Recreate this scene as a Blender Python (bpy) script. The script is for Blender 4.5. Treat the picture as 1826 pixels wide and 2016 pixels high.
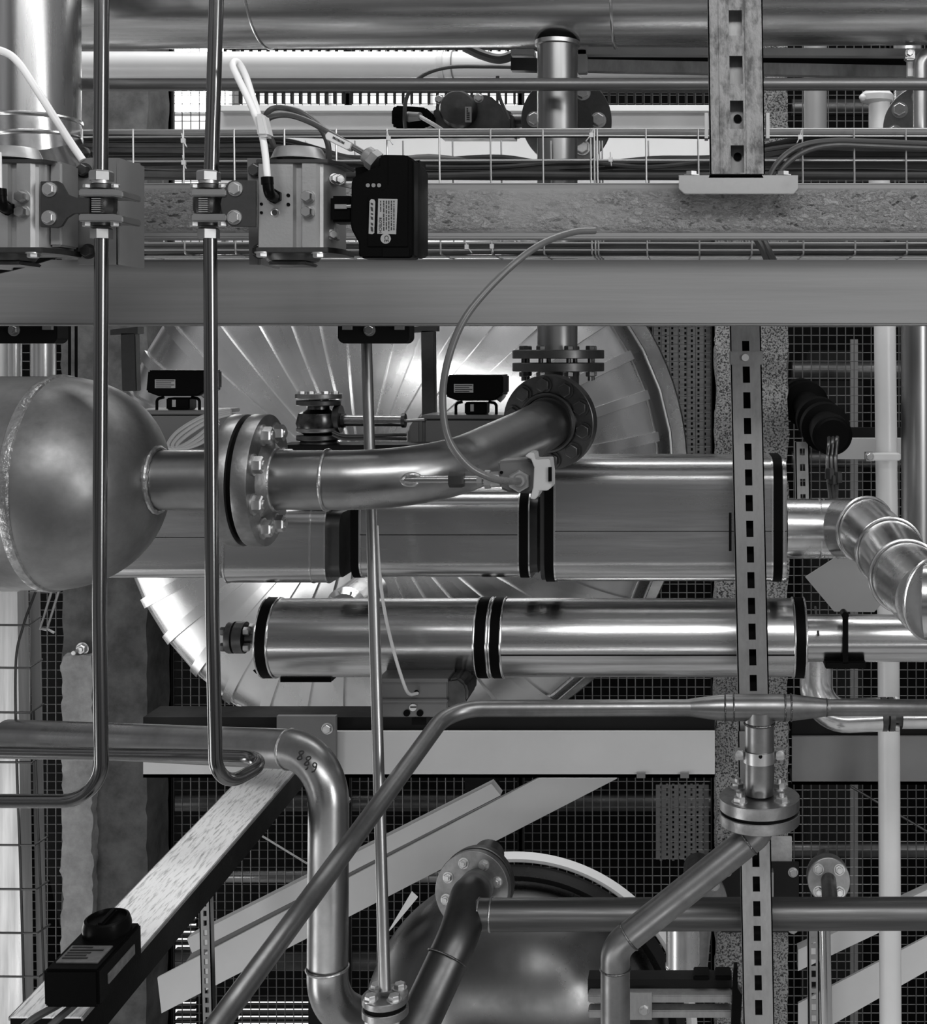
import bpy, bmesh, math, random
from mathutils import Vector, Matrix, noise
from mathutils.bvhtree import BVHTree
random.seed(7)
for o in list(bpy.data.objects): bpy.data.objects.remove(o)
sc = bpy.context.scene
col = sc.collection
V = Vector; PI = math.pi

# ---------------------------------------------------------------- camera
F = 2500.0; HX, HY, EYE = 1370.0, 700.0, 4.8      # level camera on a service platform, lens shifted
cam = bpy.data.cameras.new('camera'); cam.sensor_fit = 'VERTICAL'; cam.sensor_height = 24
cam.lens = F/2016*24; cam.shift_x = -(HX-913)/2016; cam.shift_y = -(1008-HY)/2016
cam.clip_start = .05; cam.clip_end = 60
co = bpy.data.objects.new('camera', cam); col.objects.link(co)
co.location = (0, 0, EYE); co.rotation_euler = (PI/2, 0, 0); sc.camera = co

# ---------------------------------------------------------------- world, hall lamps and unseen fill lights
sc.view_settings.view_transform = 'Standard'; sc.view_settings.look = 'None'
sc.view_settings.gamma = 1; sc.view_settings.use_curve_mapping = False
sc.view_settings.exposure = 0.25
w = bpy.data.worlds.new('hall'); sc.world = w; w.use_nodes = True
nt = w.node_tree; bg = nt.nodes['Background']
tc = nt.nodes.new('ShaderNodeTexCoord'); mp = nt.nodes.new('ShaderNodeMapping'); mp.inputs['Scale'].default_value = (1.2, 1.2, 5)
nz = nt.nodes.new('ShaderNodeTexNoise'); nz.inputs['Scale'].default_value = 1.9; nz.inputs['Detail'].default_value = 1.5
cr = nt.nodes.new('ShaderNodeValToRGB')
cr.color_ramp.elements[0].position = .40; cr.color_ramp.elements[0].color = (.012, .012, .0125, 1)
cr.color_ramp.elements[1].position = .64; cr.color_ramp.elements[1].color = (.62, .62, .63, 1)
sx = nt.nodes.new('ShaderNodeSeparateXYZ'); mr = nt.nodes.new('ShaderNodeMapRange')
mr.inputs['From Min'].default_value = -.6; mr.inputs['From Max'].default_value = .9
mr.inputs['To Min'].default_value = .35; mr.inputs['To Max'].default_value = 1.25
mm = nt.nodes.new('ShaderNodeVectorMath'); mm.operation = 'SCALE'
L = nt.links.new
L(tc.outputs['Generated'], mp.inputs['Vector']); L(mp.outputs['Vector'], nz.inputs['Vector']); L(nz.outputs['Fac'], cr.inputs['Fac'])
L(tc.outputs['Generated'], sx.inputs[0]); L(sx.outputs['Z'], mr.inputs['Value'])
L(cr.outputs['Color'], mm.inputs[0]); L(mr.outputs['Result'], mm.inputs['Scale']); L(mm.outputs[0], bg.inputs['Color'])
bg.inputs['Strength'].default_value = .7

def area(name, loc, target, sx_, sy_, power):
    l = bpy.data.lights.new(name, 'AREA'); l.shape = 'RECTANGLE'; l.size = sx_; l.size_y = sy_; l.energy = power
    o = bpy.data.objects.new(name, l); col.objects.link(o); o.location = loc
    o.rotation_euler = (V(target)-V(loc)).to_track_quat('-Z', 'Y').to_euler(); return o
area('hall_lamp_strip', (.6, -1.6, 7.6), (.2, 3.2, 4.4), 5.0, .8, 120)
area('hall_lamp_strip', (0, 3.6, 8.9), (0, 4.2, 4), 5.0, .4, 90)
area('left_fill', (-4.6, .4, 1.9), (-1.2, 5, 3.9), 1.6, 2.4, 45)  # unseen area light added as daylight from the left
area('low_left_fill', (-5.6, 7.2, 1.9), (-1.0, 4.6, 2.9), 4.4, 2.8, 85)  # unseen area light standing in for a window mirrored in the dome
area('underside_fill', (-.4, 1.2, 3.3), (-.2, 3.2, 0), 4.0, .5, 22)  # unseen fill aimed at the floor to brighten pipe undersides
area('front_right_fill', (3.8, -1.2, 5.2), (.2, 3, 4.6), 1.4, 2.6, 95)  # unseen soft fill added to lift the painted beam towards the right
area('far_top_fill', (-.8, 4.4, 8.0), (-.8, 6.2, 5.5), 4.0, .8, 62)  # unseen fill added to brighten the white pipe and pale beam

# ---------------------------------------------------------------- helpers
def P(x, y, d): return V(((x-HX)*d/F, d, EYE-(y-HY)*d/F))
def S(px, d): return px*d/F
ORG = {}
class MB:
    def __init__(s): s.v = []; s.f = []
    def add(s, vs, fs):
        n = len(s.v); s.v += [V(p) for p in vs]; s.f += [[i+n for i in f] for f in fs]; return s
    def box(s, c, size, R=None):
        c = V(c); h = V(size)/2; R = R or Matrix.Identity(3)
        vs = [c+R@V((a*h.x, b*h.y, e*h.z)) for a in (-1, 1) for b in (-1, 1) for e in (-1, 1)]
        return s.add(vs, [(0,1,3,2),(4,6,7,5),(0,4,5,1),(2,3,7,6),(0,2,6,4),(1,5,7,3)])
    def pbox(s, x0, y0, x1, y1, d, t):              # front rectangle at distance d, t deep
        a = P(x0, y1, d); b = P(x1, y0, d)
        return s.box(((a.x+b.x)/2, d+t/2, (a.z+b.z)/2), (abs(b.x-a.x), t, abs(b.z-a.z)))
    def prism(s, pts, vec):
        pts = [V(p) for p in pts]; n = len(pts); vec = V(vec)
        return s.add(pts+[p+vec for p in pts], [list(range(n))[::-1], list(range(n, 2*n))]+[(i, (i+1)%n, (i+1)%n+n, i+n) for i in range(n)])
    def pprism(s, px, d, t): return s.prism([P(x, y, d) for x, y in px], (0, t, 0))
    def cyl(s, p0, p1, r0, r1=None, n=32, cap=True):
        return s.tube([p0, p1], [r0, r0 if r1 is None else r1], n, cap)
    def ycyl(s, p, d1, r0, r1=None, n=32): p = V(p); return s.cyl(p, V((p.x, d1, p.z)), r0, r1, n)
    def tube(s, path, r, n=20, cap=True, flat=None):
        path = [V(p) for p in path]; m = len(path)
        rs = (list(r)+[r[-1]]*m)[:m] if isinstance(r, (list, tuple)) else [r]*m
        ts = []
        for i in range(m):
            a = path[max(i-1, 0)]; b = path[min(i+1, m-1)]; t = (b-a)
            if 0 < i < m-1: t = (path[i]-a).normalized()+(b-path[i]).normalized()
            ts.append(t.normalized() if t.length > 1e-9 else V((0, 0, 1)))
        up = V((0, 0, 1)) if abs(ts[0].z) < .9 else V((0, -1, 0))
        u = (up-ts[0]*up.dot(ts[0])).normalized(); vs = []
        for i in range(m):
            if i: u = ts[i-1].rotation_difference(ts[i])@u
            u = (u-ts[i]*u.dot(ts[i])).normalized(); w_ = ts[i].cross(u)
            k = 1
            for j in range(n):
                a = 2*PI*j/n; vs.append(path[i]+(u*math.cos(a)+w_*math.sin(a)*(flat or 1))*rs[i])
        fs = [(i*n+j, i*n+(j+1)%n, (i+1)*n+(j+1)%n, (i+1)*n+j) for i in range(m-1) for j in range(n)]
        if cap: fs += [list(range(n))[::-1], [(m-1)*n+j for j in range(n)]]
        return s.add(vs, fs)
    def lathe(s, p, axis, prof, n=48, cap=True):     # prof: (radius, distance along axis)
        p = V(p); ax = V(axis).normalized(); up = V((0, 0, 1)) if abs(ax.z) < .9 else V((0, -1, 0))
        u = (up-ax*up.dot(ax)).normalized(); w_ = ax.cross(u); m = len(prof)
        vs = [p+ax*h+(u*math.cos(2*PI*j/n)+w_*math.sin(2*PI*j/n))*max(r, 1e-5) for r, h in prof for j in range(n)]
        fs = [(i*n+j, i*n+(j+1)%n, (i+1)*n+(j+1)%n, (i+1)*n+j) for i in range(m-1) for j in range(n)]
        if cap: fs += [list(range(n))[::-1], [(m-1)*n+j for j in range(n)]]
        return s.add(vs, fs)
    def ring(s, p, axis, R, r, n=40, k=8):
        pr = [(R+r*math.cos(2*PI*i/k), r*math.sin(2*PI*i/k)) for i in range(k+1)]
        return s.lathe(p, axis, pr, n, False)
    def hex(s, p, axis, r, h):
        return s.lathe(p, axis, [(r*.9, 0), (r, .0001), (r, h*.82), (r*.86, h)], 6)
    def sphere(s, c, r, n=16, sc_=(1, 1, 1)):
        c = V(c); k = n//2; vs = []
        for i in range(k+1):
            th = PI*i/k
            for j in range(n):
                a = 2*PI*j/n; vs.append(c+V((r*max(math.sin(th), 1e-4)*math.cos(a)*sc_[0], r*max(math.sin(th), 1e-4)*math.sin(a)*sc_[1], r*math.cos(th)*sc_[2])))
        return s.add(vs, [(i*n+j, i*n+(j+1)%n, (i+1)*n+(j+1)%n, (i+1)*n+j) for i in range(k) for j in range(n)])

def rpath(pts, rad, n=10):                           # polyline with rounded corners
    pts = [V(p) for p in pts]; out = [pts[0]]
    for i in range(1, len(pts)-1):
        a, b, c = pts[i-1:i+2]; r = rad[i-1] if isinstance(rad, (list, tuple)) else rad
        d1 = (a-b).normalized(); d2 = (c-b).normalized(); ang = d1.angle(d2)
        if ang > 3.1: out.append(b); continue
        tl = min(r/math.tan(ang/2), (a-b).length*.499, (c-b).length*.499)
        p0 = b+d1*tl; p2 = b+d2*tl; rr = tl*math.tan(ang/2)
        cen = b+(d1+d2).normalized()*(rr/math.sin(ang/2)); v0 = p0-cen; v2 = p2-cen; th = v0.angle(v2)
        for k in range(n+1):
            t = k/n; out.append(cen+(v0*math.sin((1-t)*th)+v2*math.sin(t*th))/math.sin(th))
    out.append(pts[-1]); return out
def spline(pts, n=10):                               # Catmull-Rom
    p = [V(q) for q in pts]; p = [p[0]*2-p[1]]+p+[p[-1]*2-p[-2]]; out = []
    for i in range(1, len(p)-2):
        for k in range(n):
            t = k/n; a, b, c, d = p[i-1:i+3]
            out.append(.5*((2*b)+(c-a)*t+(2*a-5*b+4*c-d)*t*t+(3*b-a-3*c+d)*t**3))
    out.append(p[-2]); return out

def fin(name, mb, mat, parent=None, bevel=0, sharp=32, label=None):
    me = bpy.data.meshes.new(name)
    if parent is not None: org = ORG[parent.name]
    else:
        xs = [p.x for p in mb.v]; ys = [p.y for p in mb.v]; zs = [p.z for p in mb.v]
        org = V(((min(xs)+max(xs))/2, (min(ys)+max(ys))/2, min(zs)))
    me.from_pydata([tuple(p-org) for p in mb.v], [], mb.f)
    bm = bmesh.new(); bm.from_mesh(me)
    bmesh.ops.recalc_face_normals(bm, faces=bm.faces)
    if bevel:
        es = [e for e in bm.edges if len(e.link_faces) == 2 and e.calc_face_angle(0) > .5]
        bmesh.ops.bevel(bm, geom=es, offset=bevel, segments=2, affect='EDGES', clamp_overlap=True)
    for f in bm.faces: f.smooth = True
    bm.to_mesh(me); bm.free()
    me.set_sharp_from_angle(angle=math.radians(sharp))
    me.materials.append(mat)
    o = bpy.data.objects.new(name, me); col.objects.link(o)
    if parent is not None: o.parent = parent
    else: o.location = org
    ORG[o.name] = org
    if label: o['label'] = label
    return o
def tag(o, label, cat, group=None):
    o['label'] = label; o['category'] = cat
    if group: o['group'] = group
    return o
def thing(name, label, cat, loc, group=None):
    o = bpy.data.objects.new(name, None); col.objects.link(o); o.location = V(loc); o.empty_display_size = .05
    ORG[o.name] = V(loc); return tag(o, label, cat, group)
def struct(name, mb, mat, **k):
    o = fin(name, mb, mat, **k); o['kind'] = 'structure'; return o

# ---------------------------------------------------------------- materials
def surf(name, base, rough, metal=1.0, var=.2, scale=4, stretch=(1, 1, 1), bump=0.0, bscale=60, rvar=.1, aniso=0, fine=0):
    m = bpy.data.materials.new(name); m.use_nodes = True; n = m.node_tree; b = n.nodes['Principled BSDF']; lk = n.links.new
    t = n.nodes.new('ShaderNodeTexCoord'); mp = n.nodes.new('ShaderNodeMapping'); mp.inputs['Scale'].default_value = stretch
    lk(t.outputs['Object'], mp.inputs['Vector'])
    z = n.nodes.new('ShaderNodeTexNoise'); z.inputs['Scale'].default_value = scale; z.inputs['Detail'].default_value = 6; z.inputs['Roughness'].default_value = .62
    lk(mp.outputs['Vector'], z.inputs['Vector'])
    r = n.nodes.new('ShaderNodeMapRange'); r.inputs['From Min'].default_value = .3; r.inputs['From Max'].default_value = .7
    r.inputs['To Min'].default_value = base*(1-var); r.inputs['To Max'].default_value = min(base*(1+var), 1)
    lk(z.outputs['Fac'], r.inputs['Value']); lk(r.outputs['Result'], b.inputs['Base Color'])
    q = n.nodes.new('ShaderNodeMapRange'); q.inputs['From Min'].default_value = .3; q.inputs['From Max'].default_value = .7
    q.inputs['To Min'].default_value = rough+rvar; q.inputs['To Max'].default_value = max(rough-rvar, .03)
    lk(z.outputs['Fac'], q.inputs['Value']); lk(q.outputs['Result'], b.inputs['Roughness'])
    b.inputs['Metallic'].default_value = metal
    if bump:
        z2 = n.nodes.new('ShaderNodeTexNoise'); z2.inputs['Scale'].default_value = bscale; z2.inputs['Detail'].default_value = 4
        lk(mp.outputs['Vector'], z2.inputs['Vector'])
        bp = n.nodes.new('ShaderNodeBump'); bp.inputs['Strength'].default_value = bump; bp.inputs['Distance'].default_value = .01
        lk(z2.outputs['Fac'], bp.inputs['Height']); lk(bp.outputs['Normal'], b.inputs['Normal'])
    return m
def rockmat(name, lo, hi, scale, stretch=(1, 1, 1), bump=1.0, dist=.01, metal=0, rough=.85, p0=.42, p1=.6, mask=False, distort=0, plain=.2, mid=None):
    m = bpy.data.materials.new(name); m.use_nodes = True; n = m.node_tree; b = n.nodes['Principled BSDF']; lk = n.links.new
    t = n.nodes.new('ShaderNodeTexCoord'); mp = n.nodes.new('ShaderNodeMapping'); mp.inputs['Scale'].default_value = stretch
    lk(t.outputs['Object'], mp.inputs['Vector'])
    z = n.nodes.new('ShaderNodeTexNoise'); z.inputs['Scale'].default_value = scale; z.inputs['Detail'].default_value = 5; z.inputs['Roughness'].default_value = .65
    z.inputs['Distortion'].default_value = distort
    lk(mp.outputs['Vector'], z.inputs['Vector'])
    c = n.nodes.new('ShaderNodeValToRGB'); e = c.color_ramp.elements
    e[0].position = p0; e[0].color = (lo, lo, lo, 1); e[1].position = p1; e[1].color = (hi, hi, hi, 1)
    if mid:
        k = e.new(mid[0]); k.color = (mid[1],)*3+(1,); k = e.new(mid[0]+.06); k.color = (hi*1.15,)*3+(1,)
    lk(z.outputs['Fac'], c.inputs['Fac'])
    bp = n.nodes.new('ShaderNodeBump'); bp.inputs['Strength'].default_value = bump; bp.inputs['Distance'].default_value = dist
    h = z.outputs['Fac']; out = c.outputs['Color']
    if mask:
        s_ = n.nodes.new('ShaderNodeSeparateXYZ'); lk(t.outputs['Generated'], s_.inputs[0])
        k = n.nodes.new('ShaderNodeValToRGB'); ke = k.color_ramp.elements
        ke[0].position = .10; ke[0].color = (0, 0, 0, 1); ke[1].position = .2; ke[1].color = (1, 1, 1, 1)
        a = ke.new(.82); a.color = (1, 1, 1, 1); a = ke.new(.9); a.color = (0, 0, 0, 1)
        lk(s_.outputs['Z'], k.inputs['Fac'])
        z3 = n.nodes.new('ShaderNodeTexNoise'); z3.inputs['Scale'].default_value = 3; lk(t.outputs['Object'], z3.inputs['Vector'])
        k3 = n.nodes.new('ShaderNodeMapRange'); k3.inputs['From Min'].default_value = .35; k3.inputs['From Max'].default_value = .5; lk(z3.outputs['Fac'], k3.inputs['Value'])
        mu = n.nodes.new('ShaderNodeMath'); mu.operation = 'MULTIPLY'; lk(k.outputs['Color'], mu.inputs[0]); lk(k3.outputs['Result'], mu.inputs[1])
        mx = n.nodes.new('ShaderNodeMix'); mx.data_type = 'RGBA'; lk(mu.outputs[0], mx.inputs['Factor'])
        mx.inputs[6].default_value = (plain, plain, plain, 1); lk(out, mx.inputs[7]); out = mx.outputs[2]
        m2 = n.nodes.new('ShaderNodeMath'); m2.operation = 'MULTIPLY'; lk(h, m2.inputs[0]); lk(mu.outputs[0], m2.inputs[1]); h = m2.outputs[0]
    lk(h, bp.inputs['Height']); lk(bp.outputs['Normal'], b.inputs['Normal']); lk(out, b.inputs['Base Color'])
    b.inputs['Roughness'].default_value = rough; b.inputs['Metallic'].default_value = metal
    return m
def emis(name, v, s):
    m = bpy.data.materials.new(name); m.use_nodes = True; b = m.node_tree.nodes['Principled BSDF']
    b.inputs['Base Color'].default_value = (v, v, v, 1); b.inputs['Emission Color'].default_value = (1, 1, 1, 1); b.inputs['Emission Strength'].default_value = s
    return m
STEEL = surf('stainless_steel', .30, .32, var=.3, scale=5, rvar=.09, bump=.05, bscale=25)
STEELX = surf('drawn_steel_lengthwise', .42, .27, var=.25, scale=6, stretch=(.6, 14, 14), rvar=.08)
STEELZ = surf('drawn_steel_upright', .27, .36, var=.2, scale=3, stretch=(14, 14, .3), rvar=.06)
STEELM = surf('matt_grey_pipe_steel', .17, .42, metal=.8, var=.2, scale=5, stretch=(.6, 9, 9), rvar=.05)
TEEST = surf('tee_pipe_steel', .22, .38, var=.35, scale=9, rvar=.08)
DARKSTEEL = surf('dark_pipe_steel', .08, .42, var=.35, scale=6, rvar=.1)
CLADX = surf('aluminium_cladding_lengthwise', .55, .25, var=.28, scale=4, stretch=(.5, 9, 9), rvar=.06, bump=.04, bscale=5)
CLAD = surf('aluminium_cladding', .68, .27, var=.12, scale=3, rvar=.06, bump=.12, bscale=3)
CLADB = surf('elbow_cladding', .7, .24, var=.2, scale=8, rvar=.08, bump=.08, bscale=12)
VESSEL = surf('vessel_steel', .24, .47, var=.55, scale=5, rvar=.1, bump=.12, bscale=9)
ZINC = surf('zinc_plate', .42, .38, var=.2, scale=9, rvar=.08)
BOLT = surf('bolt_zinc', .5, .42, var=.2, scale=30)
FLANGE = surf('flange_steel', .25, .42, var=.3, scale=16, rvar=.08, bump=.08, bscale=60)
DFLANGE = surf('dark_flange_steel', .10, .42, var=.3, scale=16, rvar=.08)
ALU = surf('cast_aluminium', .42, .42, metal=.85, var=.1, scale=6, bump=.03, bscale=200)
RAIL = surf('rail_zinc', .3, .45, metal=.7, var=.25, scale=14, stretch=(2, 2, .8))
WIRE = surf('wire_zinc', .45, .4, metal=.8, var=.15)
FENCE = surf('fence_wire_zinc', .12, .5, metal=.5, var=.3, scale=3)
PAINT = surf('grey_beam_paint', .2, .5, metal=0, var=.12, scale=7, stretch=(.25, 1, 9), bump=.05, bscale=12)
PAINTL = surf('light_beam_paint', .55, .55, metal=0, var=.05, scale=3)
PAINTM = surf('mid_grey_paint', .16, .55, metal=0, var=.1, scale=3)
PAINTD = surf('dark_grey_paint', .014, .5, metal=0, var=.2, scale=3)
WHITEP = surf('white_pipe_lacquer', .62, .35, metal=0, var=.05, scale=3)
BLACK = surf('black_plastic', .003, .33, metal=0, var=.2, scale=6, bump=.03, bscale=300)
RUBBER = surf('black_rubber', .002, .6, metal=0, var=.2)
CABLE = surf('grey_cable_sheath', .05, .42, metal=0, var=.25, scale=8)
CABLEL = surf('light_cable_sheath', .55, .42, metal=0, var=.1, scale=8)
TUBEW = surf('white_air_tube', .85, .35, metal=0, var=.03)
DULL = surf('dull_label_film', .10, .4, metal=0, var=.3, scale=60)
LABEL = surf('label_film', .28, .4, metal=0, var=.06)
INK = surf('label_ink', .01, .6, metal=0, var=.1)
GREYPL = surf('grey_plastic', .18, .4, metal=0, var=.1)
TIE = surf('cable_tie_nylon', .6, .4, metal=0, var=.05)
WELD = surf('weld_bead', .42, .36, var=.4, scale=40, bump=.25, bscale=90)
BEADD = surf('dark_weld_bead', .12, .35, var=.5, scale=60, bump=.5, bscale=120)
FLAKY = rockmat('flaked_zinc_beam', .05, .30, 42, stretch=(1, 1, 1.9), bump=1.0, dist=.022, metal=.1, rough=.6, mask=True, distort=.15, p0=.36, p1=.45, plain=.21, mid=(.55, .17))
FLAKYZ = rockmat('flaked_zinc_rail', .08, .24, 24, stretch=(1.6, 1, .8), bump=.6, dist=.006, metal=.3, rough=.55, p0=.38, p1=.55)
GRAIN = rockmat('split_concrete', .05, .55, 150, stretch=(1, 1, 1), bump=1.0, dist=.03, p0=.42, p1=.53)
CONC = rockmat('grey_concrete', .05, .13, 7, bump=.4, dist=.01, p0=.35, p1=.7)
CONCL = rockmat('pale_plaster', .2, .42, 7, bump=.5, dist=.01, p0=.35, p1=.7)
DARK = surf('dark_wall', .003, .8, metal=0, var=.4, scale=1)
SPARK = rockmat('trunking_spangle_glare', .35, 1.0, 170, stretch=(1, 1, 1), bump=.3, dist=.003, metal=0, rough=.5, p0=.3, p1=.5)  # zinc spangle, base colour lifted to carry the lamp's reflection
for m_ in (BLACK, RUBBER, DARK, PAINTD): m_.node_tree.nodes['Principled BSDF'].inputs['Specular IOR Level'].default_value = .06
GLOW = emis('daylight_pane', .8, 1.15)
LAMP = emis('lamp_tube', 1, 22)

# ---------------------------------------------------------------- shared builders
def bolt_on(root, p, axis, r=.009, h=.007, stud=0, mat=None, back=0, name='bolt', washer=True):
    mb = MB(); ax = V(axis).normalized(); p = V(p)
    if washer: mb.cyl(p, p+ax*r*.22, r*1.25, n=20)
    mb.hex(p+ax*r*.2, ax, r, h)
    if stud: mb.cyl(p+ax*h*.9, p+ax*(h+stud), r*.55, r*.5, 14)
    if back:
        mb.cyl(p, p-ax*back, r*.5, n=10); mb.hex(p-ax*back, -ax, r, h)
        mb.cyl(p-ax*(back+h), p-ax*(back+h+.008), r*.5, n=10)
    return fin(name, mb, mat or BOLT, root)
def frame_of(ax):
    ax = V(ax).normalized(); up = V((0, 0, 1)) if abs(ax.z) < .9 else V((0, -1, 0))
    u = (up-ax*up.dot(ax)).normalized(); return ax, u, ax.cross(u)
def flange(root, c, axis, R, t, rb, nb, br, phase=0, mat=None, hole=0, bolts=True, back=0, stud=0, bmat=None, h=None):
    ax, u, w_ = frame_of(axis); c = V(c)
    mb = MB().lathe(c, ax, [(hole, 0), (R-.0015, 0), (R, .0015), (R, t-.0015), (R-.0015, t), (rb*.72, t), (rb*.70, t+R*.02), (hole, t+R*.02)] if hole else
                    [(R-.0015, 0), (R, .0015), (R, t-.0015), (R-.0015, t)], 64, cap=not hole)
    root = fin('flange', mb, mat or FLANGE, root)
    if bolts:
        for i in range(nb):
            a = phase+2*PI*i/nb
            bolt_on(root, c+ax*t+(u*math.cos(a)+w_*math.sin(a))*rb, ax, br, h or br*.8, stud=stud, back=back, mat=bmat)
def ringpart(root, p, axis, R, r, name='seam', mat=None): return fin(name, MB().ring(p, axis, R, r), mat or CLADB, root)
def band(root, p, axis, R, w_, mat=None, name='band', t=.003):
    return fin(name, MB().lathe(V(p)-V(axis).normalized()*w_/2, axis, [(R, 0), (R+t, 0), (R+t, w_), (R, w_)], 64, False), mat or RUBBER, root)
def text(root, s, p, size, mat, name='lettering', rot=0, off=.0004, normal=(0, -1, 0)):
    cu = bpy.data.curves.new('txt', 'FONT'); cu.body = s; cu.size = size; cu.align_x = 'CENTER'; cu.align_y = 'CENTER'; cu.extrude = off; cu.resolution_u = 3
    to = bpy.data.objects.new('txt', cu); col.objects.link(to); bpy.context.view_layer.update()
    me = bpy.data.meshes.new_from_object(to.evaluated_get(bpy.context.evaluated_depsgraph_get()))
    nrm = V(normal).normalized(); q = (-nrm).to_track_quat('-Z', 'Y') if abs(nrm.z) < .99 else None
    X = V((0, 0, 1)).cross(nrm).normalized() if abs(nrm.z) < .99 else V((1, 0, 0)); Y = nrm.cross(X)
    M = Matrix((X, Y, nrm)).transposed()@Matrix.Rotation(rot, 3, 'Z')
    mb = MB(); mb.add([V(p)+M@v.co for v in me.vertices], [list(f.vertices) for f in me.polygons])
    bpy.data.objects.remove(to); bpy.data.curves.remove(cu); bpy.data.meshes.remove(me)
    return fin(name, mb, mat, root)
def roughblock(x0, x1, y0, y1, d, t, amp=.012, cell=.03, fr=9):
    a = P(x0, y1, d); b = P(x1, y0, d); W = b.x-a.x; H = b.z-a.z
    nx, ny, nz_ = max(2, int(W/cell)), max(2, int(t/cell)), max(2, int(H/cell)); mb = MB(); idx = {}
    def vid(i, j, k):
        if (i, j, k) not in idx:
            p = V((a.x+W*i/nx, d+t*j/ny, a.z+H*k/nz_)); q = noise.noise_vector(p*fr)+noise.noise_vector(p*fr*3.1)*.5
            idx[(i, j, k)] = len(mb.v); mb.v.append(p+q*amp)
        return idx[(i, j, k)]
    for k in range(nz_):
        for i in range(nx):
            for j in (0, ny): mb.f.append([vid(i, j, k), vid(i+1, j, k), vid(i+1, j, k+1), vid(i, j, k+1)])
        for j in range(ny):
            for i in (0, nx): mb.f.append([vid(i, j, k), vid(i, j+1, k), vid(i, j+1, k+1), vid(i, j, k+1)])
    for i in range(nx):
        for j in range(ny):
            for k in (0, nz_): mb.f.append([vid(i, j, k), vid(i+1, j, k), vid(i+1, j+1, k), vid(i, j+1, k)])
    return mb
def railmesh(cx0, y0, cx1, y1, wpx, spx, slots, d, depth=.035, t=.0025, groove=0):
    """C-rail seen from its slotted face: cx at y0 and y1, slots = (ya, yb) pairs"""
    mb = MB()
    def q(u0, u1, ya, yb, dd=d, tt=t):
        c0 = cx0+(cx1-cx0)*(ya-y0)/(y1-y0); c1 = cx0+(cx1-cx0)*(yb-y0)/(y1-y0)
        mb.prism([P(c0+u0, ya, dd), P(c0+u1, ya, dd), P(c1+u1, yb, dd), P(c1+u0, yb, dd)], (0, tt, 0))
    h = wpx/2; s = spx/2
    q(-h, -s, y0, y1); q(s, h, y0, y1)
    edges = [y0]+[e for ab in slots for e in ab]+[y1]
    for i in range(0, len(edges), 2):
        if edges[i+1] > edges[i]: q(-s, s, edges[i], edges[i+1])
    q(-h, -h+2.5, y0, y1, d, depth); q(h-2.5, h, y0, y1, d, depth)
    q(-h, -h*.6, y0, y1, d+depth-t, t); q(h*.6, h, y0, y1, d+depth-t, t)
    if groove: q(-h*.62, -h*.34, y0, y1, d-.0015, .003); q(h*.34, h*.62, y0, y1, d-.0015, .003)
    return mb
def slots(y, pitch, ln, n): return [(y+i*pitch, y+i*pitch+ln) for i in range(n)]
# ================================================================ setting
struct('floor', MB().box((-.5, 3.5, -.05), (16, 12, .1)), surf('floor_concrete', .5, .5, metal=0))
wb = MB()
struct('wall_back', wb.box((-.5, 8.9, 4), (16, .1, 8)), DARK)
mb = MB()
mb.pbox(228, 52, 1052, 60, 8.5, .1); mb.pbox(228, 520, 1052, 528, 8.5, .1)
for x in (228, 436, 640, 842, 1044): mb.pbox(x, 60, x+8, 520, 8.5, .1)
wf = struct('window_1', mb, PAINTL)
fin('pane', MB().pbox(236, 60, 1044, 520, 8.56, .02), GLOW, wf)

# lamp seen between the pipes
t = thing('floodlight', 'bright white lamp glaring between the horizontal pipes behind the upright tube', 'lamp', P(378, 155, 7.6))
fin('housing', MB().pbox(296, 88, 460, 222, 7.62, .12), PAINTM, t, bevel=.01); fin('wall_arm', MB().pbox(370, 66, 388, 92, 7.66, 1.2), PAINTM, t)
for y in (104, 126, 148, 172, 194, 212): fin('lamp_tube', MB().cyl(P(306, y, 7.58), P(450, y, 7.58), .026, n=14), LAMP, t)

# concrete pillars
o = fin('concrete_pillar', roughblock(1411, 1552, -60, 3390, 4.45, .26, .013, .03), GRAIN)
tag(o, 'rough broken concrete pillar behind the slotted upright rail on the right', 'pillar')
o = fin('concrete_pillar', roughblock(122, 290, -60, 2712, 5.95, .24, .010, .045), CONC)
tag(o, 'wide dark grey concrete pillar on the left behind the bent tubes', 'pillar')
o = fin('plaster_strip', roughblock(122, 182, 1290, 1960, 5.90, .06, .012, .022, 14), CONCL)
tag(o, 'pale ragged plaster strip on the left pillar beside the first bent tube', 'plaster')
t = thing('anchor_bolt', 'hexagonal anchor bolt standing above the pale plaster strip on the left pillar', 'bolt', P(163, 1277, 5.93))
bolt_on(t, P(163, 1277, 5.93), (0, -1, 0), .024, .018, stud=.012, name='hex_head'); fin('stud', MB().ycyl(P(163, 1277, 5.97), 5.88, .01), BOLT, t)

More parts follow.
